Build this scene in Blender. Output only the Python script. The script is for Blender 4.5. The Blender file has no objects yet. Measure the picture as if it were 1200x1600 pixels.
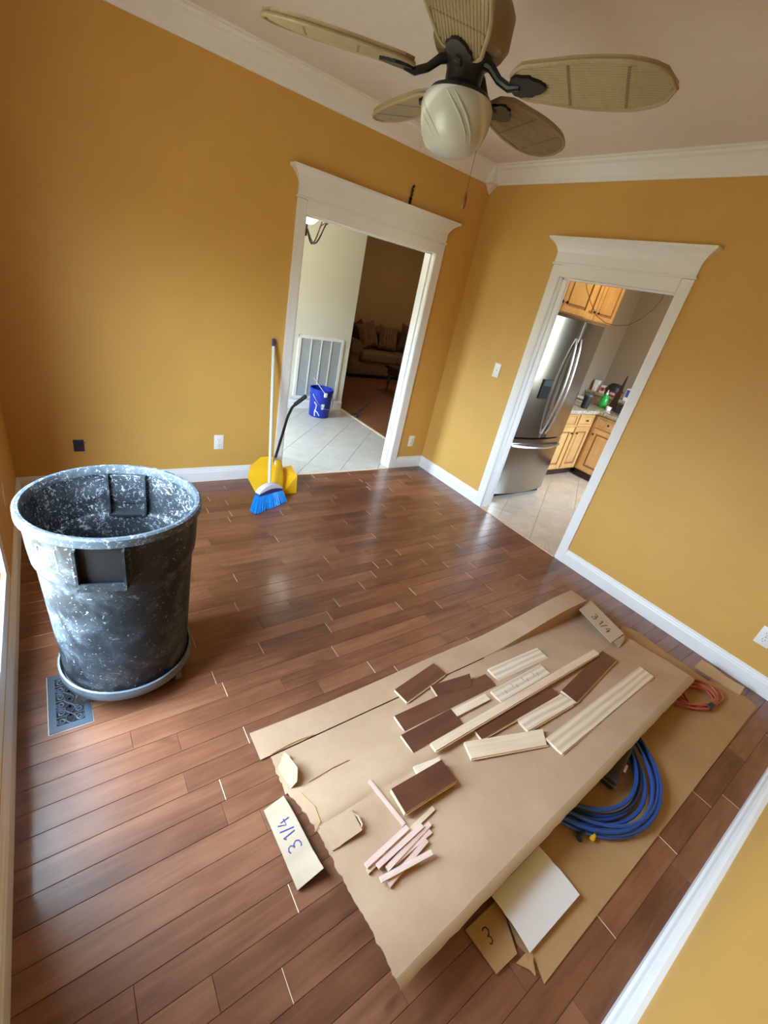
import bpy, bmesh, math, random
from mathutils import Vector, Matrix, Euler, noise

random.seed(7)
R = math.radians
S = bpy.context.scene
COL = S.collection

# ------------------------------------------------------------------ camera
CAM = Vector((-3.2241, -3.3656, 1.6924))
EUL = Euler((R(62.4037), R(-11.5431), R(-34.4855)), 'XYZ')
FPX = 678.02
ROT = EUL.to_matrix()
cd = bpy.data.cameras.new('camera')
cd.sensor_fit = 'VERTICAL'; cd.sensor_height = 36.0; cd.lens = FPX / 1600 * 36.0
cd.clip_start = 0.02; cd.clip_end = 200
cam = bpy.data.objects.new('camera', cd); COL.objects.link(cam)
cam.location = CAM; cam.rotation_euler = EUL
S.camera = cam

# ------------------------------------------------------------------ view
vs = S.view_settings
S.display_settings.display_device = 'sRGB'
vs.view_transform = 'Standard'; vs.look = 'None'; vs.gamma = 1.0; vs.use_curve_mapping = False
vs.exposure = 2.3
S.cycles.use_denoising = True
S.cycles.max_bounces = 10; S.cycles.diffuse_bounces = 6; S.cycles.glossy_bounces = 4
S.cycles.transmission_bounces = 6; S.cycles.sample_clamp_indirect = 6.0
S.cycles.caustics_reflective = False; S.cycles.caustics_refractive = False

# ------------------------------------------------------------------ sky
SKY = 11.0
W = bpy.data.worlds.new('overcast_sky'); S.world = W; W.use_nodes = True
nt = W.node_tree; nt.nodes.clear()
tc = nt.nodes.new('ShaderNodeTexCoord'); sep = nt.nodes.new('ShaderNodeSeparateXYZ')
mr = nt.nodes.new('ShaderNodeMapRange'); mr.inputs[1].default_value = 0.0; mr.inputs[2].default_value = 0.22
mx = nt.nodes.new('ShaderNodeMix'); mx.data_type = 'RGBA'
mx.inputs[6].default_value = (0.13, 0.14, 0.11, 1); mx.inputs[7].default_value = (0.62, 0.81, 1.0, 1)
bg = nt.nodes.new('ShaderNodeBackground'); bg.inputs[1].default_value = SKY
wo = nt.nodes.new('ShaderNodeOutputWorld')
nt.links.new(tc.outputs['Generated'], sep.inputs[0]); nt.links.new(sep.outputs[2], mr.inputs[0])
nt.links.new(mr.outputs[0], mx.inputs[0]); nt.links.new(mx.outputs[2], bg.inputs[0]); nt.links.new(bg.outputs[0], wo.inputs[0])

def portal(name, loc, rot, sx, sy):
    l = bpy.data.lights.new(name, 'AREA'); l.shape = 'RECTANGLE'; l.size = sx; l.size_y = sy
    l.cycles.is_portal = True
    o = bpy.data.objects.new(name, l); COL.objects.link(o); o.location = loc; o.rotation_euler = rot
    return o
# window openings: (sill, head) heights and y / x ranges
WINS = [(-2.34, -1.37, .32)]
WZ1 = 2.00
for wy0, wy1, wz0 in WINS: portal('window_daylight', (-3.63, (wy0+wy1)/2, (wz0+WZ1)/2), (0, R(-90), 0), WZ1-wz0, wy1-wy0)
portal('hall_daylight', (-2.63, 1.05, 1.15), (0, R(-90), 0), 1.5, .7)
portal('kitchen_daylight', (1.55, -3.30, 1.5), (R(90), 0, 0), 1.2, 1.2)

# ------------------------------------------------------------------ pixel helpers
def ray(px, py): return ROT @ Vector(((px-600)/FPX, -(py-800)/FPX, -1.0))
def PZ(px, py, z=0.0):
    d = ray(px, py); return CAM + d*((z-CAM.z)/d.z)
def PY(px, py, y=0.0):
    d = ray(px, py); return CAM + d*((y-CAM.y)/d.y)
def PX(px, py, x=0.0):
    d = ray(px, py); return CAM + d*((x-CAM.x)/d.x)

# ------------------------------------------------------------------ materials
MATS = {}
def C4(c): return (c[0], c[1], c[2], 1.0)
def srgb(r, g, b):
    f = lambda v: (v/255/12.92) if v/255 <= .04045 else ((v/255+.055)/1.055)**2.4
    return (f(r), f(g), f(b))
class NT:
    def __init__(s, name):
        s.m = bpy.data.materials.new(name); s.m.use_nodes = True; s.t = s.m.node_tree
        s.b = s.t.nodes['Principled BSDF']
    def n(s, typ, **kw):
        o = s.t.nodes.new(typ)
        for k, v in kw.items():
            if isinstance(k, str) and hasattr(o, k): setattr(o, k, v)
        return o
    def l(s, a, b): s.t.links.new(a, b)
    def coord(s, kind='Object', scale=(1, 1, 1), rnd=0.0):
        tc = s.n('ShaderNodeTexCoord'); mp = s.n('ShaderNodeMapping')
        mp.inputs['Scale'].default_value = scale
        s.l(tc.outputs[kind], mp.inputs['Vector'])
        if rnd:
            oi = s.n('ShaderNodeObjectInfo'); mu = s.n('ShaderNodeMath', operation='MULTIPLY'); mu.inputs[1].default_value = rnd
            cb = s.n('ShaderNodeCombineXYZ'); s.l(oi.outputs['Random'], mu.inputs[0])
            for i in range(3): s.l(mu.outputs[0], cb.inputs[i])
            s.l(cb.outputs[0], mp.inputs['Location'])
        return mp.outputs[0]
    def noise(s, vec, scale, detail=4, rough=.55, dist=0):
        o = s.n('ShaderNodeTexNoise'); o.inputs['Scale'].default_value = scale; o.inputs['Detail'].default_value = detail
        o.inputs['Roughness'].default_value = rough; o.inputs['Distortion'].default_value = dist
        s.l(vec, o.inputs['Vector']); return o.outputs['Fac']
    def ramp(s, fac, stops):
        o = s.n('ShaderNodeValToRGB'); e = o.color_ramp.elements
        while len(e) < len(stops): e.new(.5)
        for i, (p, c) in enumerate(stops):
            e[i].position = p; e[i].color = C4(c) if not isinstance(c, (int, float)) else (c, c, c, 1)
        s.l(fac, o.inputs[0]); return o.outputs[0]
    def mix(s, fac, a, b, blend='MIX'):
        o = s.n('ShaderNodeMix', data_type='RGBA', blend_type=blend)
        for sock, v in ((o.inputs[0], fac), (o.inputs[6], a), (o.inputs[7], b)):
            if isinstance(v, (int, float)): sock.default_value = v
            elif isinstance(v, tuple): sock.default_value = C4(v)
            else: s.l(v, sock)
        return o.outputs[2]
    def math(s, op, a, b=0.0):
        o = s.n('ShaderNodeMath', operation=op)
        for i, v in enumerate((a, b)):
            if isinstance(v, (int, float)): o.inputs[i].default_value = v
            else: s.l(v, o.inputs[i])
        return o.outputs[0]
    def bump(s, h, strength=.2, dist=.002):
        o = s.n('ShaderNodeBump'); o.inputs['Strength'].default_value = strength; o.inputs['Distance'].default_value = dist
        s.l(h, o.inputs['Height']); s.l(o.outputs[0], s.b.inputs['Normal'])
    def set(s, color=None, rough=None, metal=None, **kw):
        for key, v in (('Base Color', color), ('Roughness', rough), ('Metallic', metal)):
            if v is None: continue
            sock = s.b.inputs[key]
            if isinstance(v, tuple): sock.default_value = C4(v)
            elif isinstance(v, (int, float)): sock.default_value = v
            else: s.l(v, sock)
        for k, v in kw.items(): s.b.inputs[k.replace('_', ' ')].default_value = v
        return s.m

def simple(name, col, rough=.5, metal=0, var=.08, scale=8, bump=0, bscale=60, **kw):
    n = NT(name); v = n.coord()
    f = n.noise(v, scale, 3)
    d = tuple(max(0, c*(1-var)) for c in col); u = tuple(min(1, c*(1+var)) for c in col)
    n.set(n.ramp(f, [(.3, d), (.7, u)]), rough, metal, **kw)
    if bump: n.bump(n.noise(v, bscale, 4), bump, .002)
    MATS[name] = n.m; return n.m

# painted walls: slightly orange-peel rolled paint
WALLC = (0.63, 0.365, 0.085)
simple('mustard_paint', WALLC, .55, var=.03, scale=3, bump=.12, bscale=220)
simple('white_trim', (.82, .82, .81), .35, var=.015, scale=6, bump=.04, bscale=90)
simple('ceiling_paint', (.76, .72, .68), .8, var=.02, bump=.10, bscale=120)
simple('hall_paint', (.70, .72, .60), .6, var=.02, scale=2, bump=.06, bscale=200)
simple('living_paint', (.46, .33, .16), .7, var=.03, scale=2)
simple('taupe_paint', (.31, .25, .18), .6, var=.03, scale=2, bump=.06, bscale=200)
simple('plastic_white', (.82, .82, .80), .35, var=.01)
simple('black_metal', (.012, .014, .013), .38, .3, var=.2, scale=20)
simple('bronze_tan', (.24, .165, .075), .45, .1, var=.1)
simple('iron_black', (.02, .018, .016), .45, .5)
simple('dark_void', (.006, .006, .006), .9)
simple('slot_dark', (.05, .05, .05), .6)
simple('junction_plastic', (.025, .022, .06), .4)
simple('yellow_plastic', (.86, .50, .015), .35, var=.04, bump=.03)
simple('black_rubber', (.02, .02, .02), .55)
simple('chrome', (.65, .65, .68), .25, 1.0, var=.05)
simple('navy_plastic', (.045, .045, .16), .4)
simple('broom_handle', (.72, .78, .80), .3, var=.02)
simple('broom_white', (.70, .70, .80), .4)
simple('bristle_blue', (.004, .27, .82), .5, var=.25, scale=60)
simple('bucket_blue', (.006, .03, .36), .4, var=.1)
simple('blue_hose', (.012, .065, .30), .35, var=.15)
simple('red_cord', (.42, .09, .055), .45, var=.15)
simple('marker_blue', (.03, .03, .22), .7)
simple('marker_black', (.03, .025, .04), .7)
simple('granite_dark', (.02, .02, .02), .3)
simple('green_soap', (.03, .42, .06), .15, var=.1)
simple('red_plastic', (.5, .03, .03), .3)
simple('blue_box', (.05, .09, .4), .5)
simple('knob_dark', (.04, .022, .012), .35, .6)
simple('dark_wood', (.035, .015, .008), .35, var=.3, scale=12)
simple('register_metal', (.055, .075, .10), .35, .2, var=.1)
simple('register_edge', (.75, .74, .74), .4, .3)
simple('dolly_plastic', (.10, .125, .15), .45, var=.3, scale=14)
simple('caster_wheel', (.10, .09, .08), .5)
simple('cord_dark', (.10, .07, .05), .6)
simple('pendant_wood', (.20, .07, .02), .4)
simple('filter_grey', (.42, .47, .47), .9, var=.08, scale=40, bump=.3, bscale=200)
simple('paper_white', (.76, .76, .78), .7, var=.02)
simple('cabinet_brown', (.30, .15, .05), .5)
simple('subfloor', (.02, .010, .006), .8)
simple('grout', (.40, .38, .34), .9)

def wood(name, dark, mid, light, rough=.35, sc=(1.2, 16, 16), rnd=31.0, spread=.35, coat=0.0, knots=True, bump=.05):
    n = NT(name); v = n.coord('Object', sc, rnd)
    g = n.noise(v, 2.2, 5, .6, .7)
    g2 = n.noise(n.coord('Object', (1.5, 3.5, 3.5), rnd*1.7), 3.0, 3, .5, .3)
    f = n.math('ADD', n.math('MULTIPLY', g, .55), n.math('MULTIPLY', g2, .45))
    oi = n.n('ShaderNodeObjectInfo')
    off = n.math('MULTIPLY', n.math('SUBTRACT', oi.outputs['Random'], .5), spread)
    f = n.math('ADD', f, off)
    col = n.ramp(f, [(.22, dark), (.5, mid), (.80, light)])
    if knots:
        k = n.noise(n.coord('Object', (3, 7, 7), rnd*2.3), 1.6, 2, .5, .2)
        col = n.mix(n.ramp(k, [(.70, 0), (.78, .75)]), col, dark)
    n.set(col, rough)
    if coat: n.b.inputs['Coat Weight'].default_value = coat; n.b.inputs['Coat Roughness'].default_value = .12
    n.bump(g, bump, .001)
    MATS[name] = n.m; return n.m
wood('floor_wood', (.085, .031, .014), (.190, .075, .036), (.300, .135, .070), .34, coat=.30, spread=.26)
wood('offcut_brown', (.060, .022, .012), (.115, .042, .022), (.165, .066, .036), .38, spread=.15, knots=False)
wood('raw_maple', (.52, .36, .22), (.68, .52, .36), (.80, .68, .52), .6, sc=(2, 40, 40), spread=.2, knots=False)
wood('strip_pink', (.55, .36, .30), (.70, .50, .42), (.80, .63, .54), .6, sc=(2, 60, 60), spread=.25, knots=False)
wood('cabinet_maple', (.46, .24, .075), (.60, .34, .125), (.70, .44, .18), .4, sc=(14, 14, 1.0), spread=.12, knots=False)
wood('rattan', (.23, .17, .085), (.31, .24, .13), (.38, .30, .17), .55, sc=(2, 30, 30), spread=.1, knots=False)

wood('rattan_dark', (.10, .07, .03), (.15, .11, .05), (.19, .14, .07), .55, sc=(2, 30, 30), spread=.1, knots=False)

def pine_back():
    # unfinished plank back: lengthwise milled grooves of paler and greyer wood
    n = NT('pine_back'); v = n.coord('Object', (1, 1, 1), 3.0)
    w = n.n('ShaderNodeTexWave', wave_type='BANDS', bands_direction='Y'); w.inputs['Scale'].default_value = 11; w.inputs['Distortion'].default_value = 2.2
    w.inputs['Detail'].default_value = 2; n.l(n.coord('Object', (.25, 1, 1), 3.0), w.inputs['Vector'])
    g = n.noise(n.coord('Object', (3, 40, 40), 5.0), 3, 4)
    f = n.math('ADD', n.math('MULTIPLY', w.outputs['Fac'], .6), n.math('MULTIPLY', g, .4))
    n.set(n.ramp(f, [(.15, (.55, .43, .30)), (.5, (.68, .55, .40)), (.9, (.77, .66, .51))]), .65)
    n.bump(w.outputs['Fac'], .3, .001)
    MATS['pine_back'] = n.m
pine_back()

def cardboard(name, a, b):
    n = NT(name); v = n.coord('Object')
    f = n.noise(v, 5, 5, .6); fine = n.noise(n.coord('Object', (1, 1, 1)), 180, 2)
    w = n.n('ShaderNodeTexWave', wave_type='BANDS', bands_direction='Y'); w.inputs['Scale'].default_value = 60; w.inputs['Distortion'].default_value = .4
    n.l(v, w.inputs['Vector'])
    f2 = n.math('ADD', n.math('MULTIPLY', f, .8), n.math('MULTIPLY', fine, .2))
    n.set(n.ramp(f2, [(.3, a), (.7, b)]), .75)
    n.bump(n.math('ADD', n.math('MULTIPLY', w.outputs['Fac'], .25), f), .18, .002)
    MATS[name] = n.m
cardboard('cardboard', (.40, .255, .15), (.49, .33, .205))
cardboard('cardboard_pale', (.44, .335, .22), (.52, .41, .285))
cardboard('cardboard_low', (.36, .21, .085), (.44, .27, .12))

def can_mat(name, amount, base):
    # grey plastic clouded, scribbled and flecked with dried joint compound
    n = NT(name); v = n.coord('Object')
    cloud = n.noise(v, 9, 7, .62, .8); region = n.noise(v, 3.2, 2, .5, .3); sc = n.noise(v, 11, 3, .55, 1.8)
    line = n.math('ABSOLUTE', n.math('SUBTRACT', sc, .5)); fine = n.noise(v, 95, 3, .6, .6); mid = n.noise(v, 34, 4, .6, 1.0)
    reg = n.ramp(region, [(.40, .25), (.62, 1.0)])
    c = n.mix(n.math('MULTIPLY', n.ramp(cloud, [(.44, 0), (.80, .34)]), reg), base, (.34, .40, .45))
    c = n.mix(n.math('MULTIPLY', n.ramp(line, [(.0, .55*amount), (.012, 0)]), n.ramp(cloud, [(.50, 0), (.58, 1)])), c, (.50, .56, .60))
    c = n.mix(n.math('MULTIPLY', n.ramp(fine, [(.66-.05*amount, 0), (.70-.05*amount, .75)]), reg), c, (.62, .67, .70))
    c = n.mix(n.math('MULTIPLY', n.ramp(mid, [(.74-.08*amount, 0), (.77-.08*amount, .8)]), reg), c, (.68, .72, .74))
    n.set(c, .42); n.bump(cloud, .12, .002); n.b.inputs['Specular IOR Level'].default_value = .22
    MATS[name] = n.m
can_mat('can_outside', .35, (.013, .016, .019))
can_mat('can_inside', 1.5, (.022, .027, .031))
can_mat('can_rim', 1.2, (.06, .075, .09))

def steel():
    n = NT('stainless'); v = n.coord('Object', (1, 1, 90))
    f = n.noise(n.coord('Object', (90, 1, 1)), 4, 3)
    n.set(n.ramp(f, [(.3, (.36, .34, .31)), (.7, (.44, .42, .39))]), .20, 1.0)
    MATS['stainless'] = n.m
steel()
def tile(name, a, b, vein):
    n = NT(name); v = n.coord('Object', (1, 1, 1), 17.0)
    f = n.noise(v, 4, 6, .6, .8); k = n.noise(v, 2.4, 5, .55, 1.6)
    line = n.math('ABSOLUTE', n.math('SUBTRACT', k, .5))
    c = n.mix(n.ramp(line, [(.0, .35), (.03, 0)]), n.ramp(f, [(.3, a), (.7, b)]), vein)
    n.set(c, .30); MATS[name] = n.m
tile('tile_hall', (.46, .45, .41), (.54, .53, .48), (.40, .38, .34))
tile('tile_kitchen', (.55, .47, .38), (.66, .58, .48), (.40, .34, .27))
def granite():
    n = NT('granite'); v = n.coord('Object')
    vo = n.n('ShaderNodeTexVoronoi'); vo.inputs['Scale'].default_value = 90; n.l(v, vo.inputs['Vector'])
    f = n.math('ADD', n.math('MULTIPLY', n.noise(v, 25, 5, .7), .6), n.math('MULTIPLY', vo.outputs['Distance'], .5))
    n.set(n.ramp(f, [(.35, (.10, .08, .06)), (.5, (.38, .33, .26)), (.7, (.62, .56, .46))]), .2); MATS['granite'] = n.m
granite()
def fabric(name, a, b, scale=14):
    n = NT(name); v = n.coord('Object', (1, 1, 1), 9.0)
    w = n.noise(n.coord('Object', (6, 1, 1), 9.0), scale, 3); f = n.noise(v, 160, 2)
    n.set(n.ramp(w, [(.35, a), (.65, b)]), .9); n.bump(f, .3, .002); MATS[name] = n.m
fabric('sofa_fabric', (.17, .11, .055), (.20, .135, .07))
fabric('pillow_fabric', (.12, .05, .025), (.22, .13, .06), 5)
fabric('pillow_dark', (.06, .025, .015), (.11, .05, .03), 5)
def shade_glass():
    # alabaster-look swirled frosted glass
    n = NT('alabaster_glass'); v = n.coord('Object', (1, 1, 1))
    w = n.n('ShaderNodeTexWave', wave_type='BANDS', bands_direction='DIAGONAL'); w.inputs['Scale'].default_value = 3.2; w.inputs['Distortion'].default_value = 5
    w.inputs['Detail'].default_value = 1.5; w.inputs['Detail Scale'].default_value = .8; n.l(v, w.inputs['Vector'])
    n.set(n.ramp(w.outputs['Fac'], [(.15, (.46, .46, .41)), (.8, (.54, .54, .48)), (.97, (.74, .74, .70))]), .30)
    n.b.inputs['Subsurface Weight'].default_value = .3; n.b.inputs['Subsurface Radius'].default_value = (.03, .03, .02)
    MATS['alabaster_glass'] = n.m
shade_glass()
def glass():
    n = NT('window_glass'); n.t.nodes.remove(n.b)
    out = n.t.nodes['Material Output']
    tr = n.n('ShaderNodeBsdfTransparent'); gl = n.n('ShaderNodeBsdfGlossy'); gl.inputs['Roughness'].default_value = .02
    fr = n.n('ShaderNodeFresnel'); fr.inputs[0].default_value = 1.45; mi = n.n('ShaderNodeMixShader')
    n.l(fr.outputs[0], mi.inputs[0]); n.l(tr.outputs[0], mi.inputs[1]); n.l(gl.outputs[0], mi.inputs[2]); n.l(mi.outputs[0], out.inputs[0])
    MATS['window_glass'] = n.m
glass()
def emit(name, col, strength):
    n = NT(name); n.set(col, .4); n.b.inputs['Emission Color'].default_value = C4(col); n.b.inputs['Emission Strength'].default_value = strength
    MATS[name] = n.m
emit('lamp_glow', (1, .93, .80), 3.0)
emit('kitchen_glow', (1, .76, .46), 10)
emit('living_fill_glow', (1, .70, .40), 9)

# ------------------------------------------------------------------ mesh builder
class MB:
    def __init__(s): s.v = []; s.f = []; s.mi = []; s.cur = 0
    def add(s, verts, faces, m=None):
        o = len(s.v); s.v += [tuple(v) for v in verts]
        for f in faces: s.f.append(tuple(i+o for i in f)); s.mi.append(s.cur if m is None else m)
        return s
    def box(s, a, b, m=None):
        x0, y0, z0 = [min(p, q) for p, q in zip(a, b)]; x1, y1, z1 = [max(p, q) for p, q in zip(a, b)]
        return s.add([(x0,y0,z0),(x1,y0,z0),(x1,y1,z0),(x0,y1,z0),(x0,y0,z1),(x1,y0,z1),(x1,y1,z1),(x0,y1,z1)],
                     [(0,3,2,1),(4,5,6,7),(0,1,5,4),(1,2,6,5),(2,3,7,6),(3,0,4,7)], m)
    def rbox(s, a, b, r=.01, seg=2, m=None):
        bm = bmesh.new(); bmesh.ops.create_cube(bm, size=1)
        for v in bm.verts:
            v.co = Vector([(p+q)/2 + c*abs(q-p) for p, q, c in zip(a, b, v.co)])
        bmesh.ops.bevel(bm, geom=bm.edges[:], offset=r, segments=seg, affect='EDGES', profile=.5)
        bm.verts.ensure_lookup_table(); bm.verts.index_update()
        s.add([v.co for v in bm.verts], [[v.index for v in f.verts] for f in bm.faces], m); bm.free(); return s
    def prism(s, poly, ext, m=None):
        # poly: list of Vectors (planar), ext: Vector
        n = len(poly); p = [Vector(q) for q in poly]; e = Vector(ext)
        nn = sum(((p[i].cross(p[(i+1) % n])) for i in range(n)), Vector())
        if nn.dot(e) > 0: p = p[::-1]
        return s.add(p+[q+e for q in p], [tuple(range(n)), tuple(range(2*n-1, n-1, -1))]+[(i, n+i, n+(i+1) % n, (i+1) % n) for i in range(n)], m)
    def lathe(s, prof, c=(0,0,0), seg=32, m=None, closed=False, a0=0, rx=1, ry=1):
        c = Vector(c); k = len(prof); V = []
        for i in range(seg):
            a = a0+2*math.pi*i/seg
            for r, z in prof: V.append(c+Vector((r*rx*math.cos(a), r*ry*math.sin(a), z)))
        F = []
        for i in range(seg):
            j = (i+1) % seg
            for q in range(k if closed else k-1):
                q2 = (q+1) % k; F.append((i*k+q, j*k+q, j*k+q2, i*k+q2))
        if not closed:
            if prof[0][0] > 1e-6: F.append(tuple(i*k for i in range(seg))[::-1])
            if prof[-1][0] > 1e-6: F.append(tuple(i*k+k-1 for i in range(seg)))
        return s.add(V, F, m)
    def tube(s, pts, r, seg=8, m=None, closed=False, flat=1.0):
        P = [Vector(p) for p in pts]; n = len(P); V = []; up = Vector((0, 0, 1)); F = []
        rr = r if isinstance(r, (list, tuple)) else [r]*n
        prev = None
        for i in range(n):
            if closed: t = P[(i+1) % n]-P[i-1]
            else: t = P[min(i+1, n-1)]-P[max(i-1, 0)]
            t.normalize()
            if prev is None: a = t.orthogonal() if abs(t.dot(up)) > .95 else t.cross(up)
            else: a = prev-t*prev.dot(t)
            a.normalize(); prev = a; b = t.cross(a)
            for k in range(seg):
                an = 2*math.pi*k/seg; V.append(P[i]+a*(rr[i]*math.cos(an))+b*(rr[i]*flat*math.sin(an)))
        for i in range(n if closed else n-1):
            j = (i+1) % n
            for k in range(seg):
                k2 = (k+1) % seg; F.append((i*seg+k, j*seg+k, j*seg+k2, i*seg+k2))
        if not closed: F += [tuple(range(seg)), tuple(range(n*seg-1, (n-1)*seg-1, -1))]
        return s.add(V, F, m)
    def cyl(s, a, b, r, seg=16, m=None, r2=None):
        return s.tube([a, b], [r, r if r2 is None else r2], seg, m)
    def sheet(s, G, th, m=None, me=None):
        # G[i][j] grid of top points; thickness downwards
        ni, nj = len(G), len(G[0]); V = [Vector(p) for row in G for p in row]; N = ni*nj
        V += [p-Vector((0, 0, th)) for p in V]; F = []
        d = (Vector(G[1][0])-Vector(G[0][0])).cross(Vector(G[0][1])-Vector(G[0][0])).z
        for i in range(ni-1):
            for j in range(nj-1):
                q = (i*nj+j, (i+1)*nj+j, (i+1)*nj+j+1, i*nj+j+1)
                if d < 0: q = q[::-1]
                F.append(q); F.append(tuple(k+N for k in q[::-1]))
        B = [i*nj for i in range(ni)]+[(ni-1)*nj+j for j in range(1, nj)]+[i*nj+nj-1 for i in range(ni-2, -1, -1)]+[j for j in range(nj-2, 0, -1)]
        E = [((B[k], B[k]+N, B[(k+1) % len(B)]+N, B[(k+1) % len(B)])) for k in range(len(B))]
        if d < 0: E = [e[::-1] for e in E]
        s.add(V, F, m); o = len(s.v)-2*N
        for e in E: s.f.append(tuple(i+o for i in e)); s.mi.append(me if me is not None else (s.cur if m is None else m))
        return s
    def xf(s, M):
        s.v = [tuple(M @ Vector(v)) for v in s.v]; return s
    def build(s, name, mats, parent=None, smooth=False, angle=35, loc=None, fix=True):
        me = bpy.data.meshes.new(name); off = Vector(loc) if loc is not None else Vector()
        me.from_pydata([tuple(Vector(v)-off) for v in s.v], [], s.f)
        for mm in (mats if isinstance(mats, (list, tuple)) else [mats]): me.materials.append(MATS[mm])
        me.polygons.foreach_set('material_index', s.mi)
        if fix:
            bm = bmesh.new(); bm.from_mesh(me); bmesh.ops.recalc_face_normals(bm, faces=bm.faces[:]); bm.to_mesh(me); bm.free()
        if smooth:
            me.polygons.foreach_set('use_smooth', [True]*len(me.polygons)); me.set_sharp_from_angle(angle=R(angle))
        me.update()
        o = bpy.data.objects.new(name, me); COL.objects.link(o)
        o.location = off
        if parent is not None:
            o.parent = parent
            # vertices are given in world space for unrotated parents
            o.location = off-world_loc(parent)
        return o
def world_loc(o):
    v = Vector(o.location)
    while o.parent: o = o.parent; v += Vector(o.location)
    return v
def tag(o, label=None, cat=None, group=None, kind=None):
    if label: o['label'] = label
    if cat: o['category'] = cat
    if group: o['group'] = group
    if kind: o['kind'] = kind
    return o
def thing(name, loc, label, cat, group=None):
    o = bpy.data.objects.new(name, None); COL.objects.link(o); o.location = loc; o.empty_display_size = .05
    return tag(o, label, cat, group)
def struct(o): o['kind'] = 'structure'; return o
def sempty(name, loc=(0, 0, 0)):
    o = bpy.data.objects.new(name, None); COL.objects.link(o); o.location = loc; return struct(o)
def sst(a, b, t):
    t = max(0, min(1, (t-a)/(b-a))); return t*t*(3-2*t)

# ================================================================== ROOM SHELL
RW, RD, RH, T = 3.50, 3.613, 2.74, 0.12
DX0, DX1, DH = -1.665, -0.4466, 2.018       # opening in the back wall
DY0, DY1 = -1.8705, -0.986                  # opening in the right wall

wb = MB()
JB = .018
wb.box((-RW-.12, 0, 0), (DX0-JB, T, RH)).box((DX1+JB, 0, 0), (T, T, RH)).box((DX0-JB, 0, DH+JB), (DX1+JB, T, RH))
struct(wb.build('wall_back', 'mustard_paint'))
wr = MB()
wr.box((0, DY1+JB, 0), (T, 0, RH)).box((0, -RD-.15, 0), (T, DY0-JB, RH)).box((0, DY0-JB, DH+JB), (T, DY1+JB, RH))
struct(wr.build('wall_right', 'mustard_paint'))
wl = MB()
XL = -RW-.12
wl.box((XL, WINS[0][1], 0), (-RW, 0, RH)).box((XL, -RD-.15, 0), (-RW, WINS[0][0], RH))
for wy0, wy1, wz0 in WINS: wl.box((XL, wy0, 0), (-RW, wy1, wz0)).box((XL, wy0, WZ1), (-RW, wy1, RH))
struct(wl.build('wall_left', 'mustard_paint'))
struct(MB().box((-RW-.12, -RD-.15, 0), (T, -RD, RH)).build('wall_front', 'mustard_paint'))
struct(MB().box((XL, -RD-.15, RH), (T, T, RH+.1)).build('ceiling', 'ceiling_paint'))

# ---- floor: one object per plank, rows parallel to the back wall
PW, P0 = 0.0826, 2.1763
flo = MB().box((-RW-.02, -RD-.02, -.05), (.0, .0, -.004)).build('floor', 'subfloor'); struct(flo)
jpx = [(355,820),(405,854),(460,857),(343,877),(438,873),(365,899),(513,882),(503,808),(497,912),(523,938),(510,977),(577,975),(407,1012),(520,1014),
       (667,963),(333,1057),(612,883),(657,873),(582,878),(642,922),(326,937),(603,839),(677,837),(206,1157),(280,1159),(353,1277),(212,1567),(383,1145),
       (458,1405),(770,820),(745,905),(780,890),(690,950)]
rows = {}
for q in jpx:
    p = PZ(*q); rows.setdefault(math.floor((-p.y-P0)/PW), []).append(p.x)
rng = random.Random(11)
r0 = math.floor((0-P0)/PW); r1 = math.floor((RD-P0)/PW)
cnt = 0
for r in range(r0, r1+1):
    ya = -max(0, P0+r*PW); yb = -min(RD, P0+(r+1)*PW)
    if ya-yb < .004: continue
    js = sorted(rows.get(r, [])); cuts = [-RW+.004]
    def fill(a, b):
        L = b-a
        if L > .78:
            c = a+L*rng.uniform(.34, .66) if L < 1.3 else a+rng.uniform(.38, .95)
            return fill(a, c)+[c]+fill(c, b)
        return []
    edges = [-RW+.004]+[j for j in js if -RW+.1 < j < -.1]+[-.004]
    allc = []
    for a, b in zip(edges, edges[1:]): allc += [a]+fill(a, b)
    allc.append(-.004)
    for a, b in zip(allc, allc[1:]):
        if b-a < .03: continue
        g = .0004; e = .0010; dz = rng.uniform(-.0002, .0002)
        x0, x1, y0, y1 = a+g, b-g, yb+g, ya-g
        cx, cy = (x0+x1)/2, (y0+y1)/2
        V = [(x0,y0,-.006),(x1,y0,-.006),(x1,y1,-.006),(x0,y1,-.006),(x0,y0,-e),(x1,y0,-e),(x1,y1,-e),(x0,y1,-e),
             (x0+e,y0+e,dz),(x1-e,y0+e,dz),(x1-e,y1-e,dz),(x0+e,y1-e,dz)]
        F = [(0,1,5,4),(1,2,6,5),(2,3,7,6),(3,0,4,7),(4,5,9,8),(5,6,10,9),(6,7,11,10),(7,4,8,11),(8,9,10,11)]
        pm = MB(); pale = rng.random() < .55      # many butt ends show unstained wood on the bevel
        for q_, fc_ in enumerate(F): pm.mi.append(1 if (pale and q_ == 7) else 0)
        if pale: V[8] = (x0+.0021, V[8][1], dz); V[11] = (x0+.0021, V[11][1], dz)
        pm.v = V; pm.f = F
        pm.build('plank', ['floor_wood', 'raw_maple'], flo, loc=(cx, cy, 0), fix=False); cnt += 1
print('planks', cnt)

def pane(a, b, parent):
    # single thin sheet of glass, a and b are opposite corners of an axis-aligned rectangle
    (x0, y0, z0), (x1, y1, z1) = a, b
    v = [(x0, y0, z0), (x1, y1, z0), (x1, y1, z1), (x0, y0, z1)]
    return MB().add(v, [(0, 1, 2, 3)]).build('pane', 'window_glass', parent, fix=False)
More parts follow.
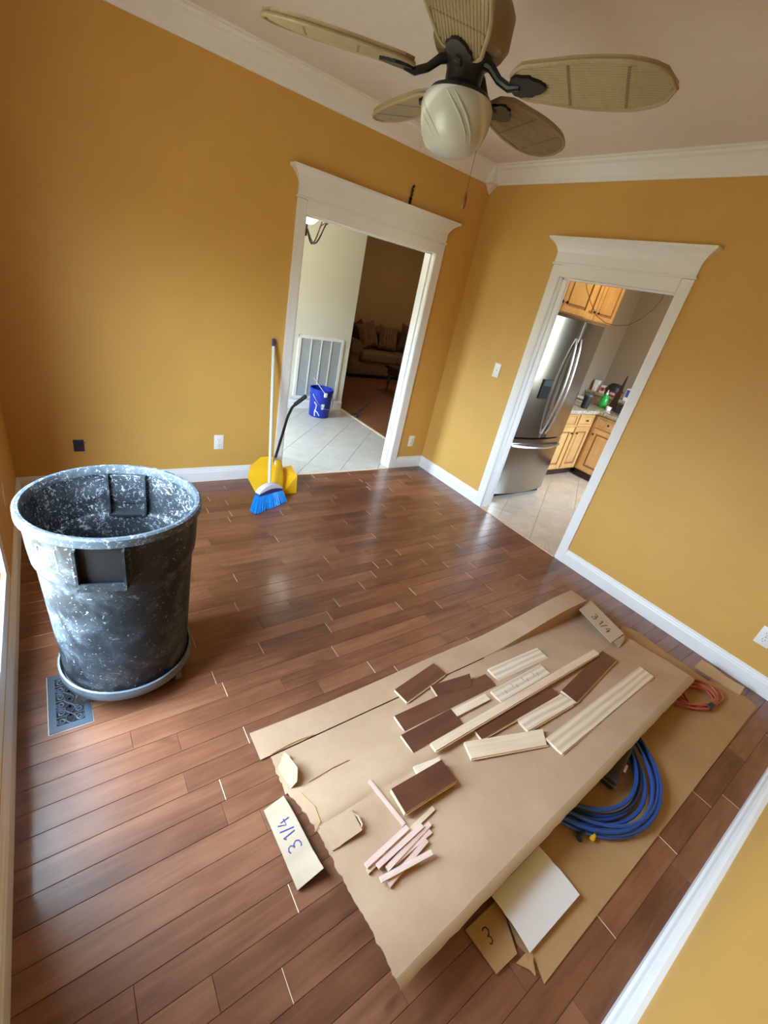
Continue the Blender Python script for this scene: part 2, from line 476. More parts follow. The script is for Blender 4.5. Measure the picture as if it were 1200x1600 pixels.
# ---- baseboards
HB = 0.121
def base_profile(t=.015): return [(0, 0), (t, 0), (t, .082), (t*.80, .088), (t*.72, .098), (t*.40, .106), (t*.40, .117), (0, HB)]
def run(name, p0, p1, inward, prof, mat='white_trim'):
    a, b, n = Vector(p0), Vector(p1), Vector(inward)
    poly = [a+n*u+Vector((0, 0, w)) for u, w in prof]
    return struct(MB().prism(poly, b-a).build(name, mat))
CW = .078                                    # casing width
run('baseboard_back', (-RW, 0, 0), (DX0-CW, 0, 0), (0, -1, 0), base_profile())
run('baseboard_back', (DX1+CW, 0, 0), (0, 0, 0), (0, -1, 0), base_profile())
run('baseboard_right', (0, 0, 0), (0, DY1+CW, 0), (-1, 0, 0), base_profile())
run('baseboard_right', (0, DY0-CW, 0), (0, -RD, 0), (-1, 0, 0), base_profile())
run('baseboard_left', (-RW, 0, 0), (-RW, -RD, 0), (1, 0, 0), base_profile())
run('baseboard_front', (-RW, -RD, 0), (0, -RD, 0), (0, 1, 0), [(0, 0), (.041, 0), (.041, .045), (.034, .055), (.030, .085), (.022, .10), (.012, .105), (.012, .117), (0, HB)])

# ---- crown moulding
def crown(name, p0, p1, n):
    pr = [(0, -.125), (.010, -.125), (.014, -.108), (.022, -.100), (.040, -.075), (.066, -.040), (.082, -.028), (.088, -.014), (.098, -.012), (.098, 0), (0, 0)]
    return run(name, (p0[0], p0[1], RH), (p1[0], p1[1], RH), n, pr)
crown('trim_1', (-RW, 0), (0, 0), (0, -1, 0)); crown('trim_2', (0, 0), (0, -RD), (-1, 0, 0))
crown('trim_3', (-RW, -RD), (-RW, 0), (1, 0, 0)); crown('trim_4', (0, -RD), (-RW, -RD), (0, 1, 0))
# corner drop block where the crown runs meet
cb = MB(); cs = .105
lev = [(RH, cs), (2.70, cs), (2.685, cs*.93), (2.655, cs*.93), (2.640, cs*.86), (2.618, cs*.86), (2.612, cs*.62), (2.555, .006)]
V = []; F = []
for z, w in lev: V += [(0, 0, z), (-w, 0, z), (-w, -w, z), (0, -w, z)]
for i in range(len(lev)-1):
    for k in range(4): F.append((i*4+k, i*4+(k+1) % 4, i*4+4+(k+1) % 4, i*4+4+k))
F += [(0, 1, 2, 3), tuple(len(V)-4+k for k in (3, 2, 1, 0))]
struct(cb.add(V, F).build('trim_5', 'white_trim'))

# ---- cased openings
def casing(name, axis, a, b, sgn):
    """axis 'x': opening along x in the back wall; 'y': along y in the right wall."""
    root = sempty(name, ((a+b)/2, 0, 0) if axis == 'x' else (0, (a+b)/2, 0))
    def V3(u, d, z): return (u, -d, z) if axis == 'x' else (-d, u, z)
    th = .018
    for u0, u1 in ((a-CW, a), (b, b+CW)):
        o = MB(); inner = u1 if u1 == a else u0; outer = u0 if u1 == a else u1
        s = 1 if outer > inner else -1
        prof = [(inner, 0), (inner, .011), (inner+s*.012, .015), (outer-s*.022, .017), (outer-s*.016, th), (outer, th), (outer, 0)]
        o.prism([V3(u, d, 0) for u, d in prof], (0, 0, DH+.078)).build('side_casing', 'white_trim', root)
    z0 = DH
    MB().box(V3(a, 0, z0), V3(b, th-.002, z0+.080)).build('head_casing', 'white_trim', root)
    MB().rbox(V3(a-CW-.010, 0, z0+.080), V3(b+CW+.010, th+.010, z0+.093), .004).build('fillet_strip', 'white_trim', root)
    MB().box(V3(a-CW, 0, z0+.093), V3(b+CW, th+.001, z0+.160)).build('frieze_board', 'white_trim', root)
    lv = [(0, 0), (.004, .010), (.012, .028), (.030, .052), (.052, .070), (.066, .078), (.070, .080), (.070, .094)]
    V, F = [], []
    for off, dz in lv:
        z = z0+.158+dz
        V += [V3(a-CW-off, 0, z), V3(a-CW-off, th+off*.9, z), V3(b+CW+off, th+off*.9, z), V3(b+CW+off, 0, z)]
    for i in range(len(lv)-1):
        for k in range(4): F.append((i*4+k, i*4+(k+1) % 4, i*4+4+(k+1) % 4, i*4+4+k))
    n = len(V); F += [(3, 2, 1, 0), (n-4, n-3, n-2, n-1)]
    MB().add(V, F).build('cornice_cap', 'white_trim', root)
    # jambs (line the wall thickness), with a stop bead
    j = .018
    for u, s in ((a, -1), (b, 1)):
        o = MB().box(V3(u, .004, 0), V3(u+s*j, -T-.004, DH+j)); o.box(V3(u, -.045, 0), V3(u-s*.010, -.080, DH))
        o.build('jamb', 'white_trim', root)
    MB().box(V3(a, .004, DH), V3(b, -T-.004, DH+j)).box(V3(a, -.045, DH-.010), V3(b, -.080, DH)).build('head_jamb', 'white_trim', root)
    # casing on the far side
    for u0, u1 in ((a-CW, a), (b, b+CW)): MB().box(V3(u0, -T, 0), V3(u1, -T-th, DH+.07)).build('side_casing', 'white_trim', root)
    MB().box(V3(a-CW, -T, DH), V3(b+CW, -T-th, DH+.08)).build('head_casing', 'white_trim', root)
    return root
casing('trim_6', 'x', DX0, DX1, 1)
casing('trim_7', 'y', DY0, DY1, 1)
# flooring transition strips
struct(MB().rbox((DX0, -.028, -.001), (DX1, -.006, .004), .0015).build('trim_8', 'raw_maple'))
struct(MB().rbox((-.022, DY0, -.001), (-.006, DY1, .004), .0015).build('trim_9', 'raw_maple'))

# ---- low sash window in the left wall
cwW = .085; xo = -RW
for wi, (WY0, WY1, WZ0) in enumerate(WINS):
    win = sempty('window_%d' % (wi+1), (-RW, (WY0+WY1)/2, WZ0))
    for y0, y1 in ((WY1, WY1+cwW), (WY0-cwW, WY0)):
        MB().rbox((xo, y0, WZ0-cwW), (xo+.018, y1, WZ1+cwW), .003).build('side_casing', 'white_trim', win)
    MB().rbox((xo, WY0, WZ0-cwW), (xo+.018, WY1, WZ0), .003).build('bottom_casing', 'white_trim', win)
    MB().rbox((xo, WY0, WZ1), (xo+.018, WY1, WZ1+cwW), .003).build('head_casing', 'white_trim', win)
    zm = (WZ0+WZ1)/2; fr = MB()
    for y0, y1 in ((WY0, WY0+.04), (WY1-.04, WY1)): fr.box((xo-.07, y0, WZ0), (xo-.02, y1, WZ1))
    for z0, z1 in ((WZ0, WZ0+.05), (WZ1-.04, WZ1), (zm-.02, zm+.02)): fr.box((xo-.069, WY0, z0), (xo-.021, WY1, z1))
    fr.build('sash_frame', 'white_trim', win)
    for z0, z1 in ((WZ0+.05, zm-.02), (zm+.02, WZ1-.04)):
        pane((xo-.045, WY0+.04, z0), (xo-.045, WY1-.04, z1), win)

# ================================================================== HALL AND LIVING ROOM
HX, HY, LX = -2.5, 2.0, 0.11
LY, LXR = 5.0, 4.2
hw = MB(); hw.box((HX-.12, HY, 0), (LX-.02, HY+.12, RH)); struct(hw.build('wall_hall', 'hall_paint'))
hl = MB(); hl.box((HX-.12, T, 0), (HX, .7, RH)).box((HX-.12, 1.4, 0), (HX, HY, RH)).box((HX-.12, .7, 0), (HX, 1.4, .4)).box((HX-.12, .7, 1.9), (HX, 1.4, RH))
struct(hl.build('wall_hall_end', 'hall_paint'))
struct(MB().box((HX-.12, T+.0, -.05), (LXR, LY+.1, -.008)).build('floor_hall', 'grout'))
struct(MB().box((HX-.12, T, RH), (LXR+.1, LY+.1, RH+.1)).build('ceiling_hall', 'ceiling_paint'))
struct(MB().box((LX-.10, LY, 0), (LXR+.1, LY+.1, RH)).build('wall_living', 'living_paint'))
struct(MB().box((LXR, T, 0), (LXR+.1, LY, RH)).build('wall_living_side', 'living_paint'))
struct(MB().box((LX-.12, HY+.12, 0), (LX-.02, LY, RH)).build('wall_living_end', 'living_paint'))
struct(MB().box((T, T, 0), (LXR, T+.02, RH)).build('wall_living_near', 'living_paint'))
lf = MB().box((LX, T, -.02), (LXR, LY, 0)).box((LX-.12, HY, -.02), (LX, LY, 0)).build('floor_living', 'floor_wood'); struct(lf)
struct(MB().rbox((LX-.030, -.0+T, -.002), (LX+.006, HY, .006), .002).build('trim_10', 'raw_maple'))
run('baseboard_hall', (HX, HY, 0), (LX-.02, HY, 0), (0, -1, 0), base_profile())
hwin = sempty('window_2', (HX, 1.05, .2))
f = MB()
for y0, y1 in ((.7, .75), (1.35, 1.4), (1.03, 1.07)): f.box((HX-.09, y0, .4), (HX-.03, y1, 1.9))
for z0, z1 in ((.4, .45), (1.85, 1.9)): f.box((HX-.089, .7, z0), (HX-.031, 1.4, z1))
f.build('sash_frame', 'white_trim', hwin)
for y0, y1 in ((.75, 1.03), (1.07, 1.35)): pane((HX-.06, y0, .45), (HX-.06, y1, 1.85), hwin)

def clip(poly, x0, x1, y0, y1):
    def cut(P, f):
        out = []
        for i in range(len(P)):
            a, b = P[i-1], P[i]; fa, fb = f(a), f(b)
            if (fa >= 0) != (fb >= 0):
                t = fa/(fa-fb); out.append((a[0]+(b[0]-a[0])*t, a[1]+(b[1]-a[1])*t))
            if fb >= 0: out.append(b)
        return out
    for f in (lambda p: p[0]-x0, lambda p: x1-p[0], lambda p: p[1]-y0, lambda p: y1-p[1]):
        if not poly: return []
        poly = cut(poly, f)
    return poly
def tiles(parent, x0, x1, y0, y1, size, mat, ang, ox=0, oy=0, gap=.004):
    c, s = math.cos(ang), math.sin(ang); N = int(6/size)
    for i in range(-N, N):
        for j in range(-N, N):
            q = [((i+a)*size+(gap/2 if a == 0 else -gap/2), (j+b)*size+(gap/2 if b == 0 else -gap/2)) for a, b in ((0, 0), (1, 0), (1, 1), (0, 1))]
            q = [(ox+u*c-v*s, oy+u*s+v*c) for u, v in q]
            q = clip(q, x0, x1, y0, y1)
            if len(q) < 3: continue
            ar = abs(sum(q[k-1][0]*q[k][1]-q[k][0]*q[k-1][1] for k in range(len(q))))/2
            if ar < .0015: continue
            cx = sum(p[0] for p in q)/len(q); cy = sum(p[1] for p in q)/len(q)
            MB().prism([(u, v, -.008) for u, v in q], (0, 0, .008)).build('tile', mat, parent, loc=(cx, cy, 0))
tiles(bpy.data.objects['floor_hall'], HX, LX-.03, T+.0, HY, .325, 'tile_hall', R(45), -.6, .9)
hs = MB().box((DX0, -.006, -.05), (DX1, T, -.008)).build('floor_threshold', 'grout'); struct(hs)
tiles(hs, DX0, DX1, -.006, T, .325, 'tile_hall', R(45), -.6, .9)

# return air grille on the hall wall
g = thing('return_air_grille', (-.345, HY, .13), 'large white return air grille with four tall filter panels low on hall wall', 'vent')
gx0, gx1, gz0, gz1 = -.675, -.015, .135, .945
fm = MB(); w = .036
fm.box((gx0, HY-.016, gz0), (gx0+w, HY, gz1)).box((gx1-w, HY-.016, gz0), (gx1, HY, gz1)).box((gx0, HY-.0155, gz0), (gx1, HY, gz0+w)).box((gx0, HY-.0155, gz1-w), (gx1, HY, gz1))
fm.build('frame', 'white_trim', g)
pw = (gx1-gx0-2*w)/4
for k in range(4):
    x0 = gx0+w+k*pw
    p = MB()
    nl = 40; hz = (gz1-gz0-2*w)/nl
    p.box((x0, HY-.003, gz0+w), (x0+pw, HY-.001, gz1-w))
    for q in range(nl):
        z = gz0+w+q*hz
        p.add([(x0, HY-.010, z), (x0+pw, HY-.010, z), (x0+pw, HY-.003, z+hz*.7), (x0, HY-.003, z+hz*.7)], [(0, 1, 2, 3)])
    tag(p.build('louver_panel', 'filter_grey', g, fix=False), kind='stuff')
    if k: MB().box((x0-.007, HY-.014, gz0+w), (x0+.007, HY-.002, gz1-w)).build('mullion', 'white_trim', g)

# chandelier high in the hall
chp = Vector((-1.195, 1.0, 2.005))
ch = thing('chandelier', (chp.x, chp.y, chp.z), 'black wrought iron chandelier with glowing white glass shade in the hall', 'chandelier')
MB().cyl(chp+Vector((0, 0, -.06)), chp+Vector((0, 0, .12)), .018, 10).cyl(chp+Vector((0, 0, .12)), (chp.x, chp.y, RH), .006, 6).lathe([(.0, RH-.03), (.06, RH-.02), (.065, RH)], (chp.x, chp.y, 0), 16).build('stem', 'iron_black', ch, smooth=True)
for k in range(5):
    a = R(20+72*k); u = Vector((math.cos(a), math.sin(a), 0))
    P = [chp+u*(.02+.20*t)+Vector((0, 0, -.04+.11*math.sin(t*math.pi*1.35+2.8)+.10*t)) for t in [i/10 for i in range(11)]]
    P2 = [P[-1]+u*(.03*math.sin(t*5))+Vector((0, 0, -.10*t)) for t in [i/8 for i in range(9)]]
    arm = MB().tube(P, .007, 6).tube(P2, .004, 6).build('arm', 'iron_black', ch, smooth=True)
    c = P[-1]
    MB().lathe([(.018, .0), (.042, .02), (.056, .06), (.062, .11), (.058, .115), (.036, .03), (.0, .01)], c, 16).build('glass_shade', 'lamp_glow', arm, smooth=True)

MB().lathe([(.020, .0), (.07, .012), (.105, .05), (.112, .085), (.106, .085), (.066, .022), (.02, .012)], chp+Vector((0, 0, .035)), 24).build('bowl_shade', 'lamp_glow', ch, smooth=True)
# bucket
bk = Vector((-.415, 1.70, 0)); B = thing('bucket', bk, 'blue plastic bucket with white print standing on hall tile', 'bucket')
bo = MB(); bo.lathe([(0, .006), (.127, .006), (.130, 0), (.132, .01), (.143, .27), (.150, .272), (.150, .29), (.145, .292), (.147, .335), (.154, .338), (.154, .362), (.148, .366), (.141, .362), (.128, .02), (0, .012)], bk, 40)
bo.build('body', 'bucket_blue', B, smooth=True)
P = []
for i in range(17):
    a = R(200+i*10); P.append(bk+Vector((.158*math.cos(a), .158*math.sin(a)-.012*math.sin(math.pi*i/16), .30-.17*math.sin(math.pi*i/16))))
MB().tube(P, .004, 6).build('wire_handle', 'chrome', B, smooth=True)
def on_bucket(az, z, off=.002):
    r = .132+(z-.01)*.0423+off; return bk+Vector((r*math.cos(az), r*math.sin(az), z))
camaz = math.atan2(CAM.y-bk.y, CAM.x-bk.x)
for (da, z, ww, hh) in ((.28, .155, .30, .07),):
    G = [[on_bucket(camaz+da+ww*(i/6-.5)*(1 if j > 1 else .75), z+hh*(j/4-.5)) for j in range(5)] for i in range(7)]
    m = MB(); m.add([p for r_ in G for p in r_], [(i*5+j, (i+1)*5+j, (i+1)*5+j+1, i*5+j+1) for i in range(6) for j in range(4)])
    m.build('printed_emblem', 'plastic_white', B)
m = MB()
for pts in ([(-.55, .20), (-.30, .17), (-.35, .10), (-.45, .06)], [(-.35, .09), (-.15, .075), (.05, .03)], [(-.42, .10), (-.40, .02)]):
    m.tube([on_bucket(camaz+a, z, .003) for a, z in pts], .006, 6)
m.build('paint_drip', 'plastic_white', B, smooth=True)
t = thing('paint_stick', bk+Vector((-.02, .0, .02)), 'thin white mixing stick leaning out of blue bucket', 'stick')
a, b = PY(509, 617, 1.545), PY(490, 590, 1.60)
d = (b-a).normalized(); sd = d.cross(Vector((.5, .8, 0))).normalized()
MB().tube([a, b], .0085, 8, flat=.5).build('blade', 'plastic_white', t, smooth=True)
MB().rbox(a+Vector((-.022, -.010, -.035)), a+Vector((.022, .008, .020)), .006).build('clip', 'plastic_white', t)

# sofa in the living room
s0 = Vector((2.55, 4.45, 0)); SF = thing('sofa', s0, 'brown upholstered sofa with rolled arms against the living room wall', 'sofa')
MB().rbox((1.42, 4.02, .06), (3.6, 4.86, .32), .03, 3).build('base', 'sofa_fabric', SF, smooth=True)
for x0, x1 in ((1.62, 2.50), (2.51, 3.40)):
    MB().rbox((x0, 3.98, .315), (x1, 4.70, .50), .05, 4).build('seat_cushion', 'sofa_fabric', SF, smooth=True)
MB().rbox((1.55, 4.62, .30), (3.5, 4.92, .92), .09, 4).build('backrest', 'sofa_fabric', SF, smooth=True)
for x in (1.49, 3.53):
    am = MB().rbox((x-.10, 4.03, .06), (x+.10, 4.86, .56), .03, 3); am.cyl((x, 4.0, .58), (x, 4.86, .58), .125, 20); am.build('arm', 'sofa_fabric', SF, smooth=True)
MB().rbox((1.46, 4.05, 0), (3.56, 4.83, .07), .01).build('plinth', 'dark_void', SF)
def pillow(loc, size, rot, label, mat):
    o = MB(); n = 10
    for sgn in (1, -1):
        G = []
        for i in range(n+1):
            row = []
            for j in range(n+1):
                u, v = i/n*2-1, j/n*2-1
                h = (1-u**4)*(1-v**4); pinch = 1-.10*(1-u*u)*(abs(v)**3) ; pin2 = 1-.10*(1-v*v)*(abs(u)**3)
                row.append(Vector((u*size*.5*pin2, sgn*.085*h**.6, v*size*.5*pinch)))
            G.append(row)
        o.add([p for r_ in G for p in r_], [(i*(n+1)+j, (i+1)*(n+1)+j, (i+1)*(n+1)+j+1, i*(n+1)+j+1) for i in range(n) for j in range(n)])
    ob = o.build('throw_pillow', mat, smooth=True, angle=60); ob.location = loc; ob.rotation_euler = rot
    return tag(ob, label, 'pillow')
pillow((1.93, 4.40, .76), .50, (R(-18), R(-14), R(12)), 'striped brown throw pillow against the left sofa arm', 'pillow_fabric')
pillow((2.46, 4.42, .745), .48, (R(-16), R(4), R(0)), 'patterned tan throw pillow in the middle of the sofa', 'pillow_fabric')
pillow((3.02, 4.40, .785), .54, (R(-10), R(8), R(-10)), 'dark brown upright throw pillow right of the tan pillow', 'pillow_dark')
pillow((1.80, 4.53, .76), .44, (R(-25), R(-20), R(20)), 'dark brown throw pillow tucked behind the striped pillow', 'pillow_dark')
# ottoman / side chair at the edge of the doorway view
ot = thing('side_table', (2.05, 3.0, 0), 'dark wooden side table with turned leg in front of the sofa', 'table')
MB().rbox((1.66, 2.78, .40), (2.40, 3.25, .46), .012, 2).build('table_top', 'dark_wood', ot, smooth=True)
MB().rbox((1.70, 2.82, .30), (2.36, 3.21, .40), .006).build('apron', 'dark_wood', ot)
for x, y in ((1.74, 2.86), (2.32, 2.86), (1.74, 3.17), (2.32, 3.17)):
    MB().lathe([(0, 0), (.016, 0), (.022, .03), (.016, .08), (.026, .16), (.032, .24), (.028, .30), (0, .30)], (x, y, 0), 14).build('leg', 'dark_wood', ot, smooth=True)
# blue line on the living room floor
P = [PZ(*q, .006) for q in ((549, 649), (556, 646), (562, 650), (556, 653), (560, 642), (566, 640), (575, 630), (589, 616))]
tag(MB().tube(P, .006, 6).build('blue_cord', 'blue_hose', smooth=True, loc=P[0]), 'thin blue cord trailing over the dark living room floor', 'cord')

lv = thing('living_fill_light', (2.6, 3.0, RH), 'round fill light added on the dark living room ceiling', 'light')  # unseen fixture, added to brighten the dark living room
MB().lathe([(.0, RH-.10), (.10, RH-.085), (.15, RH-.04), (.16, RH-.001)], (2.6, 3.0, 0), 24).build('diffuser', 'living_fill_glow', lv, smooth=True)
MB().lathe([(.155, RH-.02), (.175, RH-.02), (.175, RH-.0005), (.155, RH-.0005)], (2.6, 3.0, 0), 24, closed=True).build('rim', 'black_metal', lv, smooth=True)

# ================================================================== KITCHEN
KX, KY0, KY1 = 2.98, -3.2, -.08
kf = MB().box((-.006, KY0, -.05), (KX, T, -.008)).build('floor_kitchen', 'grout'); struct(kf)
tiles(kf, -.006, KX, KY0, KY1, .33, 'tile_kitchen', R(30), .2, -1.1, .003)
struct(MB().box((KX, KY0, 0), (KX+.1, T, RH)).build('wall_kitchen', 'taupe_paint'))
struct(MB().box((T, KY1, 0), (KX, T, RH)).build('wall_kitchen_back', 'taupe_paint'))
kw = MB(); kw.box((T, KY0-.1, 0), (.95, KY0, RH)).box((2.15, KY0-.1, 0), (KX+.1, KY0, RH)).box((.95, KY0-.1, 0), (2.15, KY0, .9)).box((.95, KY0-.1, 2.1), (2.15, KY0, RH))
struct(kw.build('wall_kitchen_front', 'taupe_paint'))
struct(MB().box((T, KY0-.1, RH), (KX+.1, T, RH+.1)).build('ceiling_kitchen', 'ceiling_paint'))
kwin = sempty('window_3', (1.55, KY0, .9)); f = MB()
for x0, x1 in ((.95, 1.0), (2.10, 2.15), (1.53, 1.57)): f.box((x0, KY0-.09, .9), (x1, KY0-.03, 2.1))
for z0, z1 in ((.9, .95), (2.05, 2.1), (1.48, 1.52)): f.box((.95, KY0-.089, z0), (2.15, KY0-.031, z1))
f.build('sash_frame', 'white_trim', kwin)
for x0, x1 in ((1.0, 1.53), (1.57, 2.10)):
    for z0, z1 in ((.95, 1.48), (1.52, 2.05)): pane((x0, KY0-.06, z0), (x1, KY0-.06, z1), kwin)
kl = thing('ceiling_light', (1.5, -1.3, RH), 'warm glowing flush light on the kitchen ceiling', 'light')
MB().lathe([(.0, RH-.12), (.14, RH-.10), (.20, RH-.05), (.21, RH-.001)], (1.5, -1.3, 0), 24).build('diffuser', 'kitchen_glow', kl, smooth=True)
MB().lathe([(.205, RH-.03), (.225, RH-.03), (.225, RH-.0005), (.205, RH-.0005)], (1.5, -1.3, 0), 24, closed=True).build('rim', 'black_metal', kl, smooth=True)

# refrigerator
fx0, fx1, fy = .222, 1.132, -.86
FR = thing('refrigerator', ((fx0+fx1)/2, -.5, 0), 'stainless steel french door refrigerator beside the kitchen doorway', 'refrigerator')
MB().rbox((fx0+.012, fy+.05, .02), (fx1-.012, KY1-.02, 1.75), .006).build('cabinet_body', 'slot_dark', FR)
MB().box((fx0+.03, fy+.02, 0), (fx1-.03, fy+.06, .06)).build('toe_grille', 'dark_void', FR)
def bowed(x0, x1, z0, z1, bow, n=12, y=fy, whole=(fx0, fx1), th=.075):
    m = MB(); xc = (whole[0]+whole[1])/2; hw_ = (whole[1]-whole[0])/2
    xs = [x0+(x1-x0)*i/n for i in range(n+1)]
    fp = [(x, y-bow*(1-((x-xc)/hw_)**2)) for x in xs]
    fp[0] = (xs[0]+.001, fp[0][1]+.008); fp[-1] = (xs[-1]-.001, fp[-1][1]+.008)
    m.prism([(x, q, z0) for x, q in fp]+[(x1, y+th, z0), (x0, y+th, z0)], (0, 0, z1-z0)); return m
dl = bowed(fx0, .674, .672, 1.765, .055).build('door', 'stainless', FR, smooth=True, angle=25)
dr = bowed(.680, fx1, .672, 1.765, .055).build('door', 'stainless', FR, smooth=True, angle=25)
fd = bowed(fx0, fx1, .055, .655, .055).build('freezer_drawer', 'stainless', FR, smooth=True, angle=25)
def bar(parent, a, b, bulge, r=.013, n=14):
    a, b = Vector(a), Vector(b)
    P = [a.lerp(b, i/n)+Vector((0, -bulge*math.sin(math.pi*i/n)**.8, 0)) for i in range(n+1)]
    return MB().tube(P, r, 10).build('handle', 'chrome', parent, smooth=True)
bar(dl, (.640, fy-.055, .72), (.640, fy-.055, 1.62), .055)
bar(dr, (.714, fy-.055, .72), (.714, fy-.055, 1.62), .055)
bar(fd, (.28, fy-.028, .585), (1.075, fy-.028, .585), .075)
MB().rbox((.40, fy-.051, 1.06), (.54, fy-.030, 1.24), .006).build('water_dispenser', 'granite_dark', dl)
MB().rbox((.41, fy-.054, 1.18), (.53, fy-.048, 1.235), .002).build('dispenser_panel', 'register_metal', dl)

# cabinets
def cab_door(parent, plane, u0, u1, z0, z1, d, knob=None, name='door'):
    """raised panel door; plane 'y' faces -y at y=d, plane 'x' faces -x at x=d"""
    def V3(u, e, z): return (u, d-e, z) if plane == 'y' else (d-e, u, z)
    o = MB(); s = .055 if (z1-z0) > .3 else .02; t = .018
    o.box(V3(u0, 0, z0), V3(u0+s, t, z1)).box(V3(u1-s, 0, z0), V3(u1, t, z1)).box(V3(u0+s, 0, z0), V3(u1-s, t-.0005, z0+s)).box(V3(u0+s, 0, z1-s), V3(u1-s, t-.0005, z1))
    o.box(V3(u0+s, 0, z0+s), V3(u1-s, .006, z1-s), 1)  # recessed field around the raised panel is a darker brown
    if (z1-z0) > .3: o.rbox(V3(u0+s+.022, .002, z0+s+.022), V3(u1-s-.022, .016, z1-s-.022), .006, 1, 0)
    else: o.box(V3(u0+s+.004, 0, z0+s+.004), V3(u1-s-.004, .014, z1-s-.004), 0)
    ob = o.build(name, ['cabinet_maple', 'cabinet_brown'], parent)
    if knob:
        p = Vector(V3(knob[0], t, knob[1])); q = Vector(V3(knob[0], t+.014, knob[1])); r_ = Vector(V3(knob[0], t+.028, knob[1]))
        MB().cyl(p, q, .005, 8).tube([q, q.lerp(r_, .4), r_], [.010, .015, .008], 10).build('knob', 'knob_dark', ob, smooth=True)
    return ob
uc = thing('upper_cabinet', (.677, -.3, 1.81), 'maple wall cabinet with two raised panel doors above the refrigerator', 'cabinet')
MB().box((.222, -.60, 1.80), (1.135, KY1-.03, 2.42)).build('body', 'cabinet_maple', uc)
cab_door(uc, 'y', .232, .672, 1.815, 2.40, -.60, (.640, 1.895)); cab_door(uc, 'y', .680, 1.125, 1.815, 2.40, -.60, (.712, 1.895))
uc2 = thing('upper_cabinet', (1.5, -.25, 1.80), 'tall maple wall cabinet right of the refrigerator', 'cabinet')
MB().box((1.14, -.415, 1.80), (1.96, KY1-.03, 2.42)).build('body', 'cabinet_maple', uc2)
cab_door(uc2, 'y', 1.15, 1.545, 1.815, 2.40, -.415, (1.51, 1.89)); cab_door(uc2, 'y', 1.555, 1.95, 1.815, 2.40, -.415, (1.59, 1.89))
def base_cab(label, plane, u0, u1, d, back, cols, nm='base_cabinet'):
    c = thing(nm, ((u0+u1)/2, d, 0) if plane == 'y' else (d, (u0+u1)/2, 0), label, 'cabinet')
    def V3(u, e, z): return (u, e, z) if plane == 'y' else (e, u, z)
    MB().box(V3(u0, d, .10), V3(u1, back, .83)).build('body', 'cabinet_maple', c)
    MB().box(V3(u0, d+.05, 0), V3(u1, back, .10)).build('toe_kick', 'dark_wood', c)
    for a, b, kn in cols:
        cab_door(c, plane, a+.015, b-.015, .680, .815, d, ((a+b)/2, .747), 'drawer')
        cab_door(c, plane, a+.015, b-.015, .115, .660, d, (a+.045 if kn < 0 else b-.045, .59))
    return c
base_cab('maple base cabinet with narrow door beside the refrigerator', 'y', 1.145, 2.20, -.57, KY1-.03, [(1.16, 1.81, 1), (1.83, 2.175, -1)])
base_cab('maple base cabinet with wide door under the cluttered counter', 'x', -1.75, -.575, 2.21, 2.60, [(-.97, -.60, 1), (-1.73, -.99, -1)])
ct = MB().rbox((1.14, -.615, .832), (2.62, KY1, .872), .006).rbox((2.165, -1.76, .8322), (2.62, -.60, .8722), .006)
tag(ct.build('countertop', 'granite', smooth=True), 'speckled granite countertop over the maple base cabinets', 'countertop')
bw = MB().box((2.63, -1.76, 0), (2.86, KY1-.002, .985)); struct(bw.build('wall_bar', 'taupe_paint'))
tag(MB().box((2.618, -1.76, .8728), (2.628, KY1-.003, .984)).build('backsplash', 'granite'), 'low granite backsplash below the raised ledge', 'backsplash')
bs = MB().rbox((2.59, -1.77, .986), (2.90, KY1-.003, 1.018), .005)
tag(bs.build('bar_ledge', 'granite', smooth=True), 'raised speckled granite ledge behind the kitchen counter', 'ledge')

# things on the counter and on the raised ledge
CZ, LZ = .8727, 1.0185
def lathe_thing(name, label, cat, p, z, parts):
    t = thing(name, (p[0], p[1], z), label, cat)
    for pn, prof, mt in parts: MB().lathe(prof, (p[0], p[1], z), 20).build(pn, mt, t, smooth=True)
    return t
lathe_thing('soap_bottle', 'green dish soap bottle on the granite counter', 'bottle', (2.52, -.43), CZ,
    [('body', [(0, 0), (.044, 0), (.047, .01), (.047, .11), (.034, .155), (.015, .172), (0, .172)], 'green_soap'), ('cap', [(0, .17), (.016, .17), (.016, .195), (.007, .20), (.007, .225), (0, .225)], 'paper_white')])
lathe_thing('travel_mug', 'black travel mug beside the refrigerator edge', 'mug', (1.98, -.50), CZ,
    [('body', [(0, 0), (.040, 0), (.043, .015), (.047, .15), (0, .15)], 'black_rubber'), ('lid', [(0, .15), (.048, .15), (.048, .168), (.03, .176), (0, .176)], 'dolly_plastic')])
lathe_thing('white_cup', 'small white cup on the counter edge', 'cup', (2.47, -.55), CZ,
    [('body', [(0, 0), (.03, 0), (.036, .045), (.031, .045), (.027, .008), (0, .008)], 'plastic_white'), ('coffee', [(0, .03), (.030, .03), (0, .031)], 'dark_wood')])
rt = thing('red_box', (2.72, -.42, LZ), 'red box under the black bowl on the raised ledge', 'box')
MB().rbox((2.67, -.49, LZ), (2.77, -.33, LZ+.07), .004).build('body', 'red_plastic', rt); MB().box((2.6695, -.45, LZ+.02), (2.671, -.38, LZ+.05)).build('printed_panel', 'paper_white', rt)
lathe_thing('black_bowl', 'black bowl turned over on the red box', 'bowl', (2.72, -.40), LZ+.0703,
    [('rim', [(.085, 0), (.118, 0), (.118, .010), (.085, .012)], 'slot_dark'), ('body', [(0, .005), (.10, .005), (.095, .05), (.06, .085), (.03, .092), (0, .092)], 'black_rubber')])
bx = thing('carton', (2.72, -.66, LZ), 'blue and white carton standing on the raised ledge', 'box')
